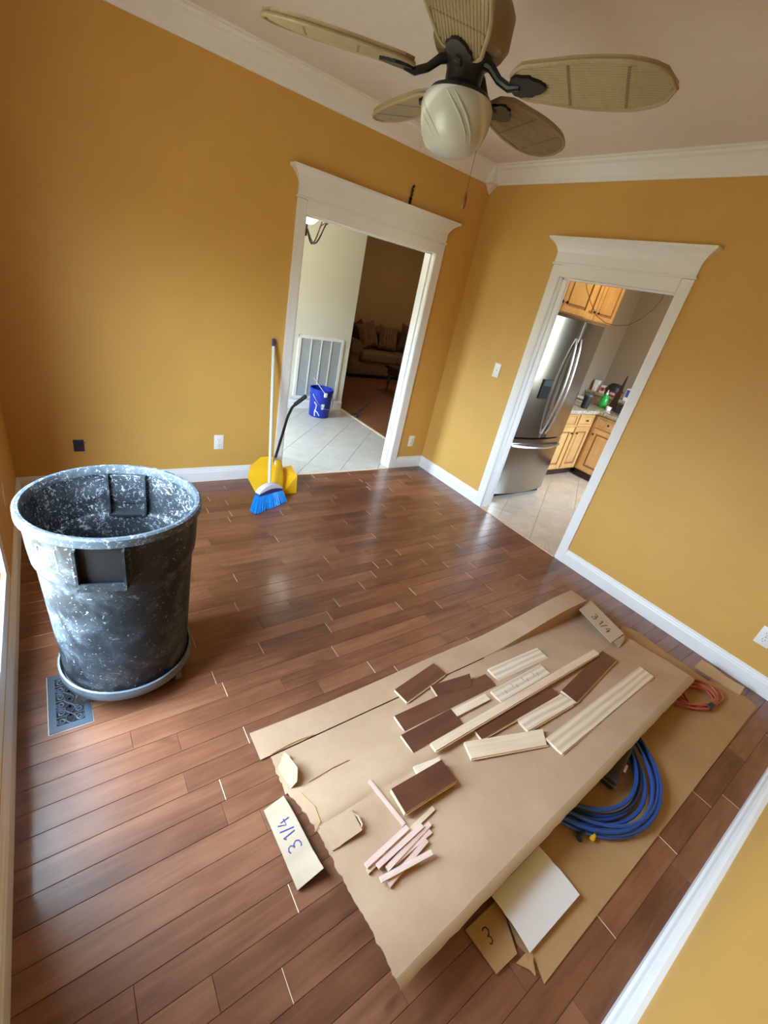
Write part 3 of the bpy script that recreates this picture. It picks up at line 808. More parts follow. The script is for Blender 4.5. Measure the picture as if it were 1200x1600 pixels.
MB().rbox((2.68, -.69, LZ), (2.78, -.57, LZ+.15), .003).build('body', 'paper_white', bx); MB().box((2.6785, -.68, LZ+.045), (2.6805, -.58, LZ+.135)).build('printed_panel', 'blue_box', bx)
tb = thing('cutting_board', (2.58, -.55, CZ), 'tall dark tapered wooden paddle leaning on the ledge', 'board')
MB().prism([(2.535, -.605, CZ), (2.515, -.505, CZ), (2.572, -.530, CZ+.26), (2.590, -.545, CZ+.44), (2.592, -.556, CZ+.44), (2.580, -.568, CZ+.26)], (.010, .002, 0)).build('blade', 'dark_wood', tb)
cn = thing('canister', (2.575, -.70, CZ), 'black rectangular canister behind the tapered paddle', 'canister')
MB().rbox((2.51, -.86, CZ), (2.58, -.615, CZ+.10), .008).build('body', 'black_rubber', cn); MB().rbox((2.508, -.862, CZ+.10), (2.582, -.613, CZ+.113), .004).build('lid', 'slot_dark', cn)
mk = thing('coffee_maker', (1.42, -.30, CZ), 'black coffee maker on the counter by the refrigerator', 'appliance')
MB().rbox((1.30, -.42, CZ), (1.54, -.14, CZ+.05), .01).rbox((1.30, -.22, CZ+.04), (1.54, -.14, CZ+.33), .01).rbox((1.30, -.42, CZ+.25), (1.54, -.14, CZ+.34), .012).build('body', 'black_rubber', mk)
MB().lathe([(0, .055), (.06, .055), (.075, .10), (.06, .18), (.055, .19), (0, .19)], (1.42, -.33, CZ), 20).build('carafe', 'granite_dark', mk, smooth=True)
for nm, ct_, lb, x, y, z, w_, d_, h_, mt, mp in [
        ('packet', 'packet', 'pink and white packet next to the black bowl on the ledge', 2.69, -.27, LZ, .07, .07, .10, 'paper_white', 'red_plastic'),
        ('small_box', 'box', 'tall cream box at the far end of the raised ledge', 2.69, -.155, LZ, .07, .06, .14, 'paper_white', 'plastic_white'),
        ('small_box', 'box', 'low cream box on the counter behind the travel mug', 2.40, -.20, CZ, .12, .16, .06, 'paper_white', 'cabinet_brown')]:
    o = thing(nm, (x, y, z), lb, ct_); MB().rbox((x-w_/2, y-d_/2, z), (x+w_/2, y+d_/2, z+h_), .004).build('body', mt, o); MB().box((x-w_/2-.001, y-d_/2+.01, z+h_*.3), (x-w_/2+.001, y+d_/2-.01, z+h_*.75)).build('printed_panel', mp, o)

# thin cord looping in the kitchen doorway
P = [PX(*q, .30) for q in ((915, 430), (917, 452), (924, 475), (932, 493), (945, 504), (962, 509), (982, 508), (1002, 498), (1020, 484), (1034, 468), (1046, 440))]
P = [P[0]+Vector((0, 0, .7))]+P+[P[-1]+Vector((0, 0, .7))]
tag(MB().tube(P, .0022, 6).build('hanging_cord', 'cord_dark', smooth=True, loc=P[0]), 'thin slack cord hanging inside the kitchen doorway', 'cord')

# ================================================================== WALL FITTINGS
def plate(kind, face, u, z, label, group=None):
    c = (u, 0, z) if face == 'y' else (0, u, z)
    t = thing('wall_outlet' if kind == 'outlet' else 'light_switch', c, label, 'outlet' if kind == 'outlet' else 'switch', group)
    def V3(a, d, h): return (u+a, -d, z+h) if face == 'y' else (-d, u+a, z+h)
    MB().rbox(V3(-.037, 0, -.060), V3(.037, .006, .060), .003, 2).build('cover_plate', 'plastic_white', t, smooth=True)
    if kind == 'outlet':
        for h in (-.022, .022):
            r = MB().rbox(V3(-.017, .004, h-.014), V3(.017, .008, h+.014), .003, 2).build('receptacle', 'plastic_white', t, smooth=True)
            s = MB()
            for a in (-.007, .007): s.box(V3(a-.0012, .0075, h-.002), V3(a+.0012, .0084, h+.008))
            s.cyl(V3(0, .0075, h-.008), V3(0, .0084, h-.008), .0025, 8); s.build('slot', 'slot_dark', r)
    else:
        MB().rbox(V3(-.005, .004, -.012), V3(.005, .009, .012), .001).build('toggle_base', 'plastic_white', t)
        MB().rbox(V3(-.0035, .006, -.001), V3(.0035, .019, .008), .001).build('toggle', 'plastic_white', t)
    MB().cyl(V3(0, .005, 0 if kind == 'outlet' else .030), V3(0, .0072, 0 if kind == 'outlet' else .030), .003, 8).build('screw', 'chrome', t)
    return t
plate('outlet', 'y', -2.217, .335, 'white duplex outlet between the junction box and the broom')
plate('outlet', 'y', -.207, .298, 'white duplex outlet beside the corner of the two yellow walls')
plate('outlet', 'x', -3.235, .337, 'white duplex outlet on the right wall above the extension cord')
plate('switch', 'x', -.670, 1.230, 'white toggle light switch beside the kitchen doorway')
jb = thing('junction_box', (-3.142, 0, .333), 'open dark electrical box with loose wires behind the trash can', 'junction box')
m = MB(); m.box((-3.172, -.006, .292), (-3.166, .0, .374)).box((-3.118, -.006, .292), (-3.112, .0, .374)).box((-3.172, -.006, .292), (-3.112, .0, .298)).box((-3.172, -.006, .368), (-3.112, .0, .374)).box((-3.17, -.002, .294), (-3.114, -.0005, .372))
m.build('box', 'junction_plastic', jb)
for k, (a, b) in enumerate(((.02, .03), (-.01, .015), (.012, -.02))):
    MB().tube([(-3.142+a*.3, -.002, .335), (-3.142+a, -.018, .335+b*.6), (-3.135+a*1.8, -.024, .335+b)], .0018, 6).build('wire', 'cord_dark' if k else 'black_rubber', jb)
hk = Vector((-.815, -.008, 2.28)); H = thing('wall_hook', hk, 'small black twisted iron hook above the hall doorway', 'hook')
MB().rbox((-.824, -.006, 2.285), (-.806, 0, 2.33), .002).build('back_plate', 'iron_black', H)
MB().tube([(-.815, -.012+.006*math.sin(i*2.2), 2.28+.12*i/14) for i in range(15)], [.007+.002*math.sin(i*1.9) for i in range(15)], 8).build('stem', 'iron_black', H, smooth=True)
MB().tube([(-.815, -.010, 2.395), (-.812, -.018, 2.405), (-.815, -.024, 2.398)], .007, 8).build('finial', 'iron_black', H, smooth=True)
# scraped patch on the left wall
p = [PX(*q, -RW) for q in ((2, 752), (4, 756), (6, 772), (9, 793), (6, 782), (3, 770))]
struct(MB().prism(p, (.0015, 0, 0)).build('paint_chip', 'ceiling_paint'))

# ================================================================== CEILING FAN
fc = Vector((-2.004, -1.833, 0)); ZB = 2.338
FAN = thing('ceiling_fan', (fc.x, fc.y, ZB), 'black ceiling fan with five tan rattan paddle blades and frosted bowl light', 'ceiling fan')
MB().lathe([(0, RH-.075), (.025, RH-.075), (.055, RH-.06), (.072, RH-.02), (.074, RH)], fc, 28).build('canopy', 'black_metal', FAN, smooth=True)
MB().cyl(fc+Vector((0, 0, 2.52)), fc+Vector((0, 0, RH-.06)), .013, 12).build('downrod', 'black_metal', FAN, smooth=True)
MB().lathe([(0, 2.56), (.03, 2.56), (.055, 2.545), (.108, 2.525), (.124, 2.50), (.126, 2.43), (.112, 2.408), (.080, 2.398), (0, 2.398)], fc, 40).build('motor_housing', 'bronze_tan', FAN, smooth=True)
MB().lathe([(0, 2.40), (.082, 2.40), (.082, 2.385), (.068, 2.375), (.062, 2.36), (.060, 2.325), (.075, 2.315), (.100, 2.305), (.106, 2.296), (.106, 2.282), (0, 2.282)], fc, 36).build('switch_housing', 'black_metal', FAN, smooth=True)
MB().lathe([(.112, 2.290), (.121, 2.276), (.122, 2.255), (.117, 2.220), (.105, 2.182), (.084, 2.152), (.050, 2.136), (0, 2.131), (0, 2.136), (.048, 2.141), (.080, 2.157), (.100, 2.185), (.112, 2.221), (.117, 2.255), (.116, 2.274), (.108, 2.286)], fc, 44).build('glass_bowl', 'alabaster_glass', FAN, smooth=True)
# raised swirls on the bowl
sw = MB()
def bowl_r(z):
    pts = [(2.290, .112), (2.276, .121), (2.255, .122), (2.220, .117), (2.182, .105), (2.152, .084), (2.136, .050)]
    for (a, ra), (b, rb) in zip(pts, pts[1:]):
        if b <= z <= a: return ra+(rb-ra)*(a-z)/(a-b)
    return .04
for k in range(5):
    for d0 in (0, .22):
        P = []; RR = []
        for i in range(15):
            t_ = i/14; z = 2.285-.130*t_; a = R(72*k+60)+d0+1.15*t_; r_ = bowl_r(z)-.0012
            P.append(fc+Vector((r_*math.cos(a), r_*math.sin(a), z))); RR.append(.0045*math.sin(math.pi*(.06+.9*t_)))
        sw.tube(P, RR, 6)
sw.build('glass_swirl', 'alabaster_glass', FAN, smooth=True)
RT = .655; R0 = .175
def blade_outline(n=14):
    top = []
    for i in range(n+1):
        t_ = i/n; x = R0+(RT-R0)*t_
        w_ = .068+.028*sst(0, .55, t_)
        if t_ > .62: w_ *= math.sqrt(max(0, 1-((t_-.62)/.38)**2.3))
        if t_ < .12: w_ *= math.sqrt(max(.0, 1-((.12-t_)/.12)**2*.75))
        top.append((x, w_))
    return top
for k in range(5):
    ang = R(152-72*k); pitch = R(-12)
    M = Matrix.Translation((fc.x, fc.y, ZB)) @ Matrix.Rotation(ang, 4, 'Z') @ Matrix.Rotation(pitch, 4, 'X')
    ol = blade_outline(); poly = [(x, w_) for x, w_ in ol]+[(x, -w_) for x, w_ in ol[::-1] if w_ > 1e-4]
    b = MB().prism([(x, y, .004) for x, y in poly], (0, 0, .010)).xf(M).build('blade', 'rattan', FAN)
    # woven rattan underside: rounded lengthwise canes and two cross bands
    p_ = MB(); nr = 18
    for r_ in range(nr):
        y = -.088+.176*(r_+.5)/nr
        xs = [x for x, w_ in blade_outline(40) if w_-.004 > abs(y)]
        if len(xs) < 2: continue
        p_.tube([(xs[0], y, .003), (xs[0]+.01, y, .000), (xs[-1]-.01, y, .000), (xs[-1], y, .003)], .0058, 8)
    tag(p_.xf(M).build('rattan_canes', 'rattan', b, smooth=True), kind='stuff')
    for x in (.355, .525):
        MB().box((x-.004, -.084, -.0055), (x+.004, .084, .002)).xf(M).build('cross_band', 'rattan_dark', b)
    rim = MB(); q = [(x, w_, -.002) for x, w_ in blade_outline(24)]+[(x, -w_, -.002) for x, w_ in blade_outline(24)[::-1] if w_ > 1e-4]
    rim.tube([Vector(v) for v in q], .0065, 8, closed=True).xf(M).build('edge_wrap', 'rattan', b, smooth=True)
    # blade iron: arm from the motor, ending in a leaf shaped paddle under the blade
    M2 = Matrix.Translation((fc.x, fc.y, 0)) @ Matrix.Rotation(ang, 4, 'Z')
    br = MB().tube([M2 @ Vector(v) for v in ((.055, 0, 2.385), (.09, 0, 2.372), (.125, 0, 2.342), (.165, 0, ZB-.014), (.20, 0, ZB-.010))], [.016, .014, .012, .012, .010], 10)
    leaf = [(.165, .010), (.178, .036), (.20, .045), (.215, .040), (.235, .042), (.25, .030), (.268, .024), (.285, .006)]
    poly = leaf+[(x, -y) for x, y in leaf[::-1]]
    lf_ = MB().prism([(x, y, -.014) for x, y in poly], (0, 0, .009)).xf(M)
    br.add(lf_.v, lf_.f); br.build('blade_iron', 'black_metal', b, smooth=True)
right = ROT @ Vector((1, 0, 0)); fwd = (fc-CAM); fwd.z = 0; fwd.normalize()
def chain(px, pyb, ztop, pend):
    # hangs straight down from the switch housing rim
    d = ray(px, pyb); base = fc+Vector((0, 0, 0)); nrm = Vector((fwd.x, fwd.y, 0))
    tt = (base-CAM).dot(nrm)/d.dot(nrm); e = CAM+d*tt
    off = Vector((e.x-fc.x, e.y-fc.y, 0)); off = off.normalized()*min(off.length, .126) if off.length > .126 else off
    x, y = fc.x+off.x, fc.y+off.y
    m = MB().cyl((x, y, e.z+(.055 if pend else 0)), (x, y, ztop), .0012, 6)
    o = m.build('pull_chain', 'chrome' if not pend else 'pendant_wood', FAN)
    if pend: MB().lathe([(0, 0), (.005, .002), (.009, .014), (.008, .035), (.004, .052), (.0015, .058), (0, .058)], (x, y, e.z), 12).build('pull_knob', 'pendant_wood', o, smooth=True)
chain(722, 328, 2.285, True); chain(657, 232, 2.285, False)

# ================================================================== TRASH CAN ON DOLLY
tc_ = Vector((-3.100, -1.772, 0)); ZC = .105; RR_ = .276
D = thing('trash_can_dolly', (tc_.x, tc_.y, 0), 'round grey caster dolly under the trash can', 'dolly')
MB().lathe([(0, .085), (.20, .085), (.205, .078), (.236, .078), (.244, .088), (.247, .112), (.245, .130), (.238, .132), (.234, .112), (.228, .102), (0, .101)], tc_, 48).build('ring', 'dolly_plastic', D, smooth=True)
for k in range(5):
    a = R((-146, -40, 32, 104, 176)[k]); c = tc_+Vector((.205*math.cos(a), .205*math.sin(a), 0)); ax = Vector((math.cos(a+.9), math.sin(a+.9), 0)); nn = Vector((-ax.y, ax.x, 0))
    w_ = MB().cyl(c-ax*.013+Vector((0, 0, .033)), c+ax*.013+Vector((0, 0, .033)), .033, 20).build('caster', 'caster_wheel', D, smooth=True)
    fk = MB()
    for s in (-1, 1): fk.prism([c+ax*(s*.018)+nn*u+Vector((0, 0, z)) for u, z in ((-.008, .03), (.008, .03), (.018, .078), (-.018, .078))], ax*.003)
    fk.cyl(c+Vector((0, 0, .070)), c+Vector((0, 0, .084)), .016, 10); fk.build('fork', 'dolly_plastic', w_)
TC = thing('trash_can', (tc_.x, tc_.y, ZC), 'large grey round trash can smeared with dried joint compound', 'trash can')
b = MB(); b.cur = 0
b.lathe([(.215, .111), (.222, .105), (.228, .120), (.236, .30), (.2455, .50), (.251, .615), (.255, .640), (.262, .655), (.266, .70), (.270, .80), (.270, .828)], tc_, 72)
b.f = [f_ for f_ in b.f if len(f_) == 4]; b.mi = [0]*len(b.f)
b.build('outer_wall', 'can_outside', TC, smooth=True, fix=False)
i_ = MB(); i_.lathe([(0, .122), (.205, .122), (.216, .130), (.229, .30), (.239, .50), (.238, .622), (.240, .640), (.246, .648), (.257, .652), (.262, .72), (.266, .826)], tc_, 72)
i_.f = [f_[::-1] for f_ in i_.f if len(f_) == 4]; i_.mi = [0]*len(i_.f)
i_.build('inner_wall', 'can_inside', TC, smooth=True, fix=False)
MB().lathe([(.262, .820), (.262, .846), (.266, .852), (.276, .853), (.283, .848), (.284, .822), (.279, .817), (.276, .822), (.270, .822)], tc_, 72, closed=True).build('rim', 'can_rim', TC, smooth=True)
hz = math.atan2(-.277, -.075)
for a in (hz, hz+math.pi):
    u = Vector((math.cos(a), math.sin(a), 0)); v = Vector((-u.y, u.x, 0))
    def Q(r, s, z): return tc_+u*r+v*s+Vector((0, 0, z))
    hw2, z0, z1 = .068, .672, .822
    h = MB()
    for s in (-1, 1):   # side cheeks
        h.prism([Q(.225, s*hw2, z0-.03), Q(.300, s*hw2, z0), Q(.300, s*hw2, z1), Q(.235, s*hw2, z1)], v*(-s*.007))
    h.prism([Q(.300, -hw2, z0), Q(.300, hw2, z0), Q(.225, hw2, z0-.032), Q(.225, -hw2, z0-.032)], Vector((0, 0, .010)))
    h.prism([Q(.293, -hw2, z0), Q(.293, hw2, z0), Q(.301, hw2, z0), Q(.301, -hw2, z0)], Vector((0, 0, .028)))
    h.build('handle', 'can_outside', TC)
    MB().add([Q(.2735, -hw2+.006, z0+.006), Q(.2735, hw2-.006, z0+.006), Q(.2735, hw2-.006, z1-.004), Q(.2735, -hw2+.006, z1-.004)], [(0, 1, 2, 3)]).build('grip_shade', 'granite_dark', TC)  # dark sheet over the wall stands for the shade in the hollow grip
    # pocket seen as a bulge on the inside
    MB().rbox((-.5, -.5, -.5), (.5, .5, .5), .12, 3).xf(Matrix.Translation(Q(.262, 0, .752)) @ Matrix(((u.x, v.x, 0, 0), (u.y, v.y, 0, 0), (0, 0, 1, 0), (0, 0, 0, 1))) @ Matrix.Diagonal((.022, .16, .13, 1))).build('inner_bulge', 'can_inside', TC, smooth=True)
# embossed square emblem on the shoulder
ea = math.atan2(PZ(62, 862, .78).y-tc_.y, PZ(62, 862, .78).x-tc_.x); em = MB()
def onc(a, z, o=.0005):
    r_ = .262+(z-.655)*.055+o; return tc_+Vector((r_*math.cos(a), r_*math.sin(a), z))
e0, e1, z0, z1 = ea-.13, ea+.13, .70, .785
em.tube([onc(e0, z0), onc(e1, z0), onc(e1, z1), onc(e0, z1)], .0022, 6, closed=True)
em.tube([onc(ea-.05, z1-.02), onc(ea+.03, z1-.018), onc(ea+.03, z1-.04), onc(ea-.04, z1-.045)], .002, 6)
em.tube([onc(ea-.06, z0+.018), onc(ea-.04, z0+.032), onc(ea+.0, z0+.016), onc(ea+.05, z0+.028)], .002, 6)
em.build('embossed_emblem', 'paper_white', TC, smooth=True)

# ================================================================== FLOOR REGISTER
vx0, vx1, vy0, vy1 = -3.392, -3.255, -1.993, -1.708
VR = thing('floor_register', ((vx0+vx1)/2, (vy0+vy1)/2, 0), 'dark metal floor register with scrollwork beside the trash can', 'vent')
fm = MB(); mg = .024; zt = .0055
MB().box((vx0-.002, vy0-.002, .0), (vx1+.002, vy1+.002, .0025)).build('edge', 'register_edge', VR)
fm.box((vx0, vy0, .002), (vx0+mg, vy1, zt)).box((vx1-mg, vy0, .002), (vx1, vy1, zt)).box((vx0+mg, vy0, .002), (vx1-mg, vy0+mg, zt)).box((vx0+mg, vy1-mg, .002), (vx1-mg, vy1, zt))
fm.build('frame', 'register_metal', VR)
MB().box((vx0+mg-.002, vy0+mg-.002, .0026), (vx1-mg+.002, vy1-mg+.002, .0030)).build('duct_shade', 'dark_void', VR)  # black sheet on the floor, drawn as the shade inside the duct
sc = MB(); xa, xb, ya_, yb_ = vx0+mg, vx1-mg, vy0+mg, vy1-mg; xm = (xa+xb)/2; L = yb_-ya_
for s in (-1, 1):
    for ph in (0, math.pi):
        sc.tube([(xm+s*.020*math.sin(ph+5*math.pi*i/60)*(.8), ya_+L*i/60, .0045) for i in range(61)], .0030, 5, flat=.5)
    for c in range(6):
        yc = ya_+L*(c+.5)/6; xc = xm+s*.029; d_ = 1 if c % 2 else -1
        sc.tube([(xc+s*(.014-.0108*t_)*math.cos(d_*t_*9+.5), yc+(.016-.012*t_)*math.sin(d_*t_*9+.5), .0045) for t_ in [i/22 for i in range(23)]], .0029, 5, flat=.5)
        sc.tube([(xm+s*.012, yc-L/12, .0045), (xc+s*.016, yc-L/12, .0045)], .0018, 5, flat=.5)
    for c in range(7):
        yc = ya_+L*c/6; sc.cyl((xm, min(max(yc, ya_+.004), yb_-.004), .003), (xm, min(max(yc, ya_+.004), yb_-.004), .0052), .005, 8)
tag(sc.build('scrollwork', 'register_metal', VR, smooth=True), kind='stuff')

# ================================================================== BROOM AND DUSTPAN
bh0 = Vector((-1.956, -.452, .135)); bh1 = Vector((-1.835, -.016, 1.167))
BR = thing('broom', (-1.98, -.55, 0), 'blue bristled angle broom with white handle leaning on the yellow wall', 'broom')
dv = (bh1-bh0).normalized()
MB().cyl(bh0, bh1-dv*.05, .0115, 14).build('handle', 'broom_handle', BR, smooth=True)
MB().cyl(bh1-dv*.055, bh1, .0128, 14).build('grip_cap', 'navy_plastic', BR, smooth=True)
bl, brr = PZ(394, 803, .0), PZ(446, 783, .0)
wdir = (brr-bl).normalized(); nrm = Vector((-wdir.y, wdir.x, 0))
# head: shroud following an arc, top at the handle
hc = bh0.copy(); tl, tr = PY(402, 772, -.50), PY(438, 762, -.44)
G1 = []; n = 12
top, bot = [], []
for i in range(n+1):
    t_ = i/n; base = tl.lerp(tr, t_)
    bot.append(base); top.append(base+Vector((0, 0, 1))*(.012+.050*math.sin(math.pi*t_)**.7))
def slab(a, b, th, nm, mt, par):
    m = MB(); k = len(a); N2 = nrm*th
    V = [p-N2 for p in a]+[p-N2 for p in b]+[p+N2 for p in a]+[p+N2 for p in b]; F = []
    for i in range(k-1):
        F += [(i, i+1, k+i+1, k+i), (2*k+i, 3*k+i, 3*k+i+1, 2*k+i+1), (i, 2*k+i, 2*k+i+1, i+1), (k+i, k+i+1, 3*k+i+1, 3*k+i)]
    F += [(0, k, 3*k, 2*k), (k-1, 3*k-1, 4*k-1, 2*k-1)]
    return m.add(V, F).build(nm, mt, par, smooth=True)
slab([p+Vector((0, 0, .010)) if 0 < i < n else p for i, p in enumerate(bot)], top, .024, 'shroud', 'broom_white', BR)
slab([p-Vector((0, 0, .012)) for p in bot], [p+Vector((0, 0, .004+.022*math.sin(math.pi*i/n))) for i, p in enumerate(bot)], .0265, 'bristle_block', 'navy_plastic', BR)
MB().cyl(bh0-dv*.05, bh0+dv*.03, .017, 14).build('socket', 'broom_white', BR, smooth=True)
brs = MB(); rr = random.Random(5)
for i in range(46):
    for j in range(4):
        t_ = (i+rr.uniform(.1, .9))/46; a = tl.lerp(tr, t_)+nrm*((j-1.5)*.011)-Vector((0, 0, .008))
        e = bl.lerp(brr, t_+rr.uniform(-.012, .012))+nrm*((j-1.5)*.018+rr.uniform(-.004, .004)); e.z = .003+rr.uniform(0, .006)
        mid = a.lerp(e, .55)+Vector((0, 0, .006)); brs.tube([a, mid, e], [.0036, .0046, .003], 4)
tag(brs.build('bristles', 'bristle_blue', BR, smooth=True), kind='stuff')

DP = thing('dustpan', (-1.80, -.22, 0), 'yellow upright lobby dustpan with black handle behind the broom', 'dustpan')
def Yp(px, py, y): return PY(px, py, y)
A = [PZ(403, 777, .004), Yp(387, 747, -.20), Yp(391, 729, -.13), Yp(407, 715, -.09), Yp(425, 713, -.10), Yp(440, 732, -.20), PZ(440, 773, .004)]
n_ = Vector((.15, .96, .22)).normalized()
cen = sum(A, Vector())/len(A)
# scoop plate: a bent sheet through the outline, thickened backwards
V = [cen]+A; F = [(0, i, i % len(A)+1) for i in range(1, len(A)+1)]
k = len(V); V2 = [v+n_*.006 for v in V]; FF = F+[tuple(q+k for q in f_[::-1]) for f_ in F]+[(i, i+k, i % len(A)+1+k, i % len(A)+1) for i in range(1, len(A)+1)]
MB().add(V+V2, FF).build('scoop', 'yellow_plastic', DP)
Bx = [PZ(441, 773, .004), PZ(463, 770, .004), Yp(464.5, 743, -.33), Yp(455, 727, -.16), Yp(443, 730, -.16)]
bt = [Vector((v.x, min(v.y+.20, -.03), v.z*.96)) for v in Bx[:3]]
MB().add(Bx+bt, [(0, 1, 2, 4), (2, 3, 4), (1, 5+1, 5+2, 2), (2, 7, 3), (0, 4, 3, 7, 6, 5), (5, 6, 1, 0)], 0).build('side_wall', 'yellow_plastic', DP)
c0 = Yp(432, 768, -.34); c1 = Yp(433, 722, -.20); c0.z = max(c0.z, .05)
MB().tube([c0, c0.lerp(c1, .5)+Vector((0, -.02, 0)), c1], [.052, .050, .040], 16).build('hopper_neck', 'yellow_plastic', DP, smooth=True)
hb0, hb1, hb2, hb3 = Yp(430, 716, -.17), Yp(441, 680, -.12), Yp(451, 648, -.08), Yp(478, 619, -.16)
MB().tube([Yp(432, 738, -.26), Yp(430, 728, -.24), Yp(429, 716, -.19), hb0], [.010, .014, .014, .011], 10).build('hinge_bracket', 'chrome', DP, smooth=True)
MB().tube([hb0, hb1, Yp(448, 656, -.085), hb2, Yp(457, 636, -.09), Yp(466, 628, -.12)], .0115, 10).build('handle', 'black_metal', DP, smooth=True)
MB().tube([Yp(461, 632, -.10), hb3], [.016, .0165], 12).build('grip', 'black_rubber', DP, smooth=True)

# ================================================================== CARDBOARD
def hmain(x, y):
    s = sst(-2.46, -2.78, y) if False else max(0, min(1, (-2.46-y)/.32)); s = s*s*(3-2*s)
    far = 1-.25*sst(-1.0, -.45, x)
    return .006+.070*s*far+.034*sst(0, 1, max(0, min(1, (-2.85-y)/.35)))
def wob(x, y, s=1.0): return .004*noise.noise(Vector((x*3.1, y*4.3, .3)))*s
CB = thing('cardboard_sheet', (-1.6, -2.8, 0), 'large flattened cardboard carton strewn with flooring offcuts', 'cardboard')
ni, nj = 60, 62; G = []
jr = random.Random(3); jag = [jr.uniform(-.004, .004) for _ in range(120)]; jag2 = [jr.uniform(-.0012, .0012) for _ in range(80)]
edL = [(-2.435, -2.712), (-2.585, -2.722), (-2.72, -2.70), (-2.85, -2.690), (-3.0, -2.684), (-3.24, -2.682)]
edR = [(-2.435, -.425), (-2.60, -.455), (-2.75, -.470), (-2.95, -.440), (-3.1, -.455), (-3.24, -.470)]
def lerpl(T_, y):
    for (a, xa_), (b_, xb_) in zip(T_, T_[1:]):
        if b_ <= y <= a: return xa_+(xb_-xa_)*(a-y)/(a-b_)
    return T_[-1][1]
for i in range(ni+1):
    u = i/ni; row = []
    yend = -3.203+(u)*.103+jag2[i]
    for j in range(nj+1):
        v = j/nj; y = -2.435+(yend+2.435)*v
        x = lerpl(edL, y)*(1-u)+lerpl(edR, y)*u
        if i == 0: x += jag[j]
        if i == ni: x += jag[j+30]
        z = hmain(x, y)+wob(x, y)*min(1, v*4)-.0045*math.exp(-((y+2.76+.01*math.sin(x*2))/.010)**2)+.0022*noise.noise(Vector((x*11, y*13, 2.)))*sst(-1.6, -2.7, x)*min(1, v*6)-.003*math.exp(-((y+2.60)/.010)**2)*sst(-2.0, -2.3, x)
        row.append((x, y, z+.004))
    G.append(row)
MB().sheet(G, .004).build('main_panel', 'cardboard', CB, smooth=True, angle=20)
# hem strip along the edge over the hose, folded slightly down
G = []
for i in range(ni+1):
    u = i/ni; yend = -3.203+u*.103+jag2[i]; x = lerpl(edL, yend)*(1-u)+lerpl(edR, yend)*u; z = hmain(x, yend)+wob(x, yend)+.006
    ww = .022+.010*u+jag[(i*3) % 60]*.3
    G.append([(x, yend+.001, z), (x+.004, yend-ww*.7, z-.006), (x+.004, yend-ww, z-.014)])
MB().sheet(G, .003).build('edge_flap', 'cardboard_pale', CB, smooth=True, angle=40)
# long side flap: flat on the floor near the window end, lifted on a riser towards the far end
def riser(x): return .004+.110*sst(-1.50, -.60, x)
G, G2 = [], []
n = 44
for i in range(n+1):
    u = i/n; x = -2.752+(-.50+2.752)*u; r_ = riser(x)
    y0 = -2.432; y1 = -2.305-.006*math.sin(u*9)+jag2[i]*.5-.05*sst(.75, 1, u)*0
    G.append([(x, y1, r_+.004+wob(x, y1)*.6), (x, (y0+y1)/2, r_+.006+wob(x, -2.37)*.8), (x, y0+.004, r_+.004)])
    if x > -1.5: G2.append([(x, y0+.003, r_+.003), (x, y0-.001, r_*.5+.006), (x, y0-.006, .008)])
MB().sheet(G, .0035).build('side_flap', 'cardboard', CB, smooth=True, angle=20)
MB().sheet(G2, .003).build('side_riser', 'cardboard', CB, smooth=True)
bend1 = lambda u, v: .005*math.sin(v*6)*u-.003*math.exp(-((v-.75)/.04)**2)
bend2 = lambda u, v: -.004*v*(1-v)
# end flap near the window, marked in blue pen, lying on the floor
def quadsheet(parent, nm, pts, mat, th=.0035, n=6, bend=None):
    a, b, c, d = [Vector(p) for p in pts]; G = []
    for i in range(n+1):
        row = []
        for j in range(n+1):
            u, v = i/n, j/n; p = a.lerp(b, u).lerp(d.lerp(c, u), v)
            if bend: p = p+Vector((0, 0, bend(u, v)))
            row.append(p)
        G.append(row)
    return MB().sheet(G, th).build(nm, mat, parent, smooth=True, angle=25), G
f1, _ = quadsheet(CB, 'end_flap', [PZ(412, 1266, .012), PZ(443, 1243, .014), PZ(506, 1356, .040), PZ(465, 1391, .010)], 'cardboard_pale', n=16, bend=bend1)
# triangular flap standing up
a, b_, c_, d_ = PZ(446, 1242, .008), PZ(433, 1200, .008), PZ(447, 1178, .060), PZ(464, 1200, .075)
e_ = PZ(463, 1222, .060)
MB().prism([a, b_, c_, d_, e_], (.0028, -.001, .0015)).build('standing_flap', 'cardboard', CB)
MB().prism([PZ(434, 1202, .006), PZ(443, 1176, .014), PZ(452, 1182, .030), PZ(440, 1196, .012)], (.003, .0, .002)).build('torn_tab', 'cardboard', CB)
# far end: riser and marked flap
fp = [PZ(905, 952, .090), PZ(923, 938, .092), PZ(975, 990, .094), PZ(955, 1004, .088)]
f2, _ = quadsheet(CB, 'end_flap', fp, 'cardboard_pale', n=12, bend=bend2)
rs = [fp[3], fp[0], Vector((fp[0].x+.10, fp[0].y, .010)), Vector((fp[3].x+.12, fp[3].y, .060))]
MB().prism([fp[1]-Vector((0, 0, .003)), fp[2]-Vector((0, 0, .003)), Vector((fp[2].x+.03, fp[2].y, .012)), Vector((fp[1].x+.03, fp[1].y, .010))], (.003, 0, .001)).build('end_riser', 'cardboard', CB)
cur = [PZ(958, 1003, .085), PZ(966, 1012, .07), PZ(974, 1002, .075), PZ(975, 992, .088)]
MB().prism(cur, (.004, -.002, .0)).build('torn_tab', 'cardboard_pale', CB)
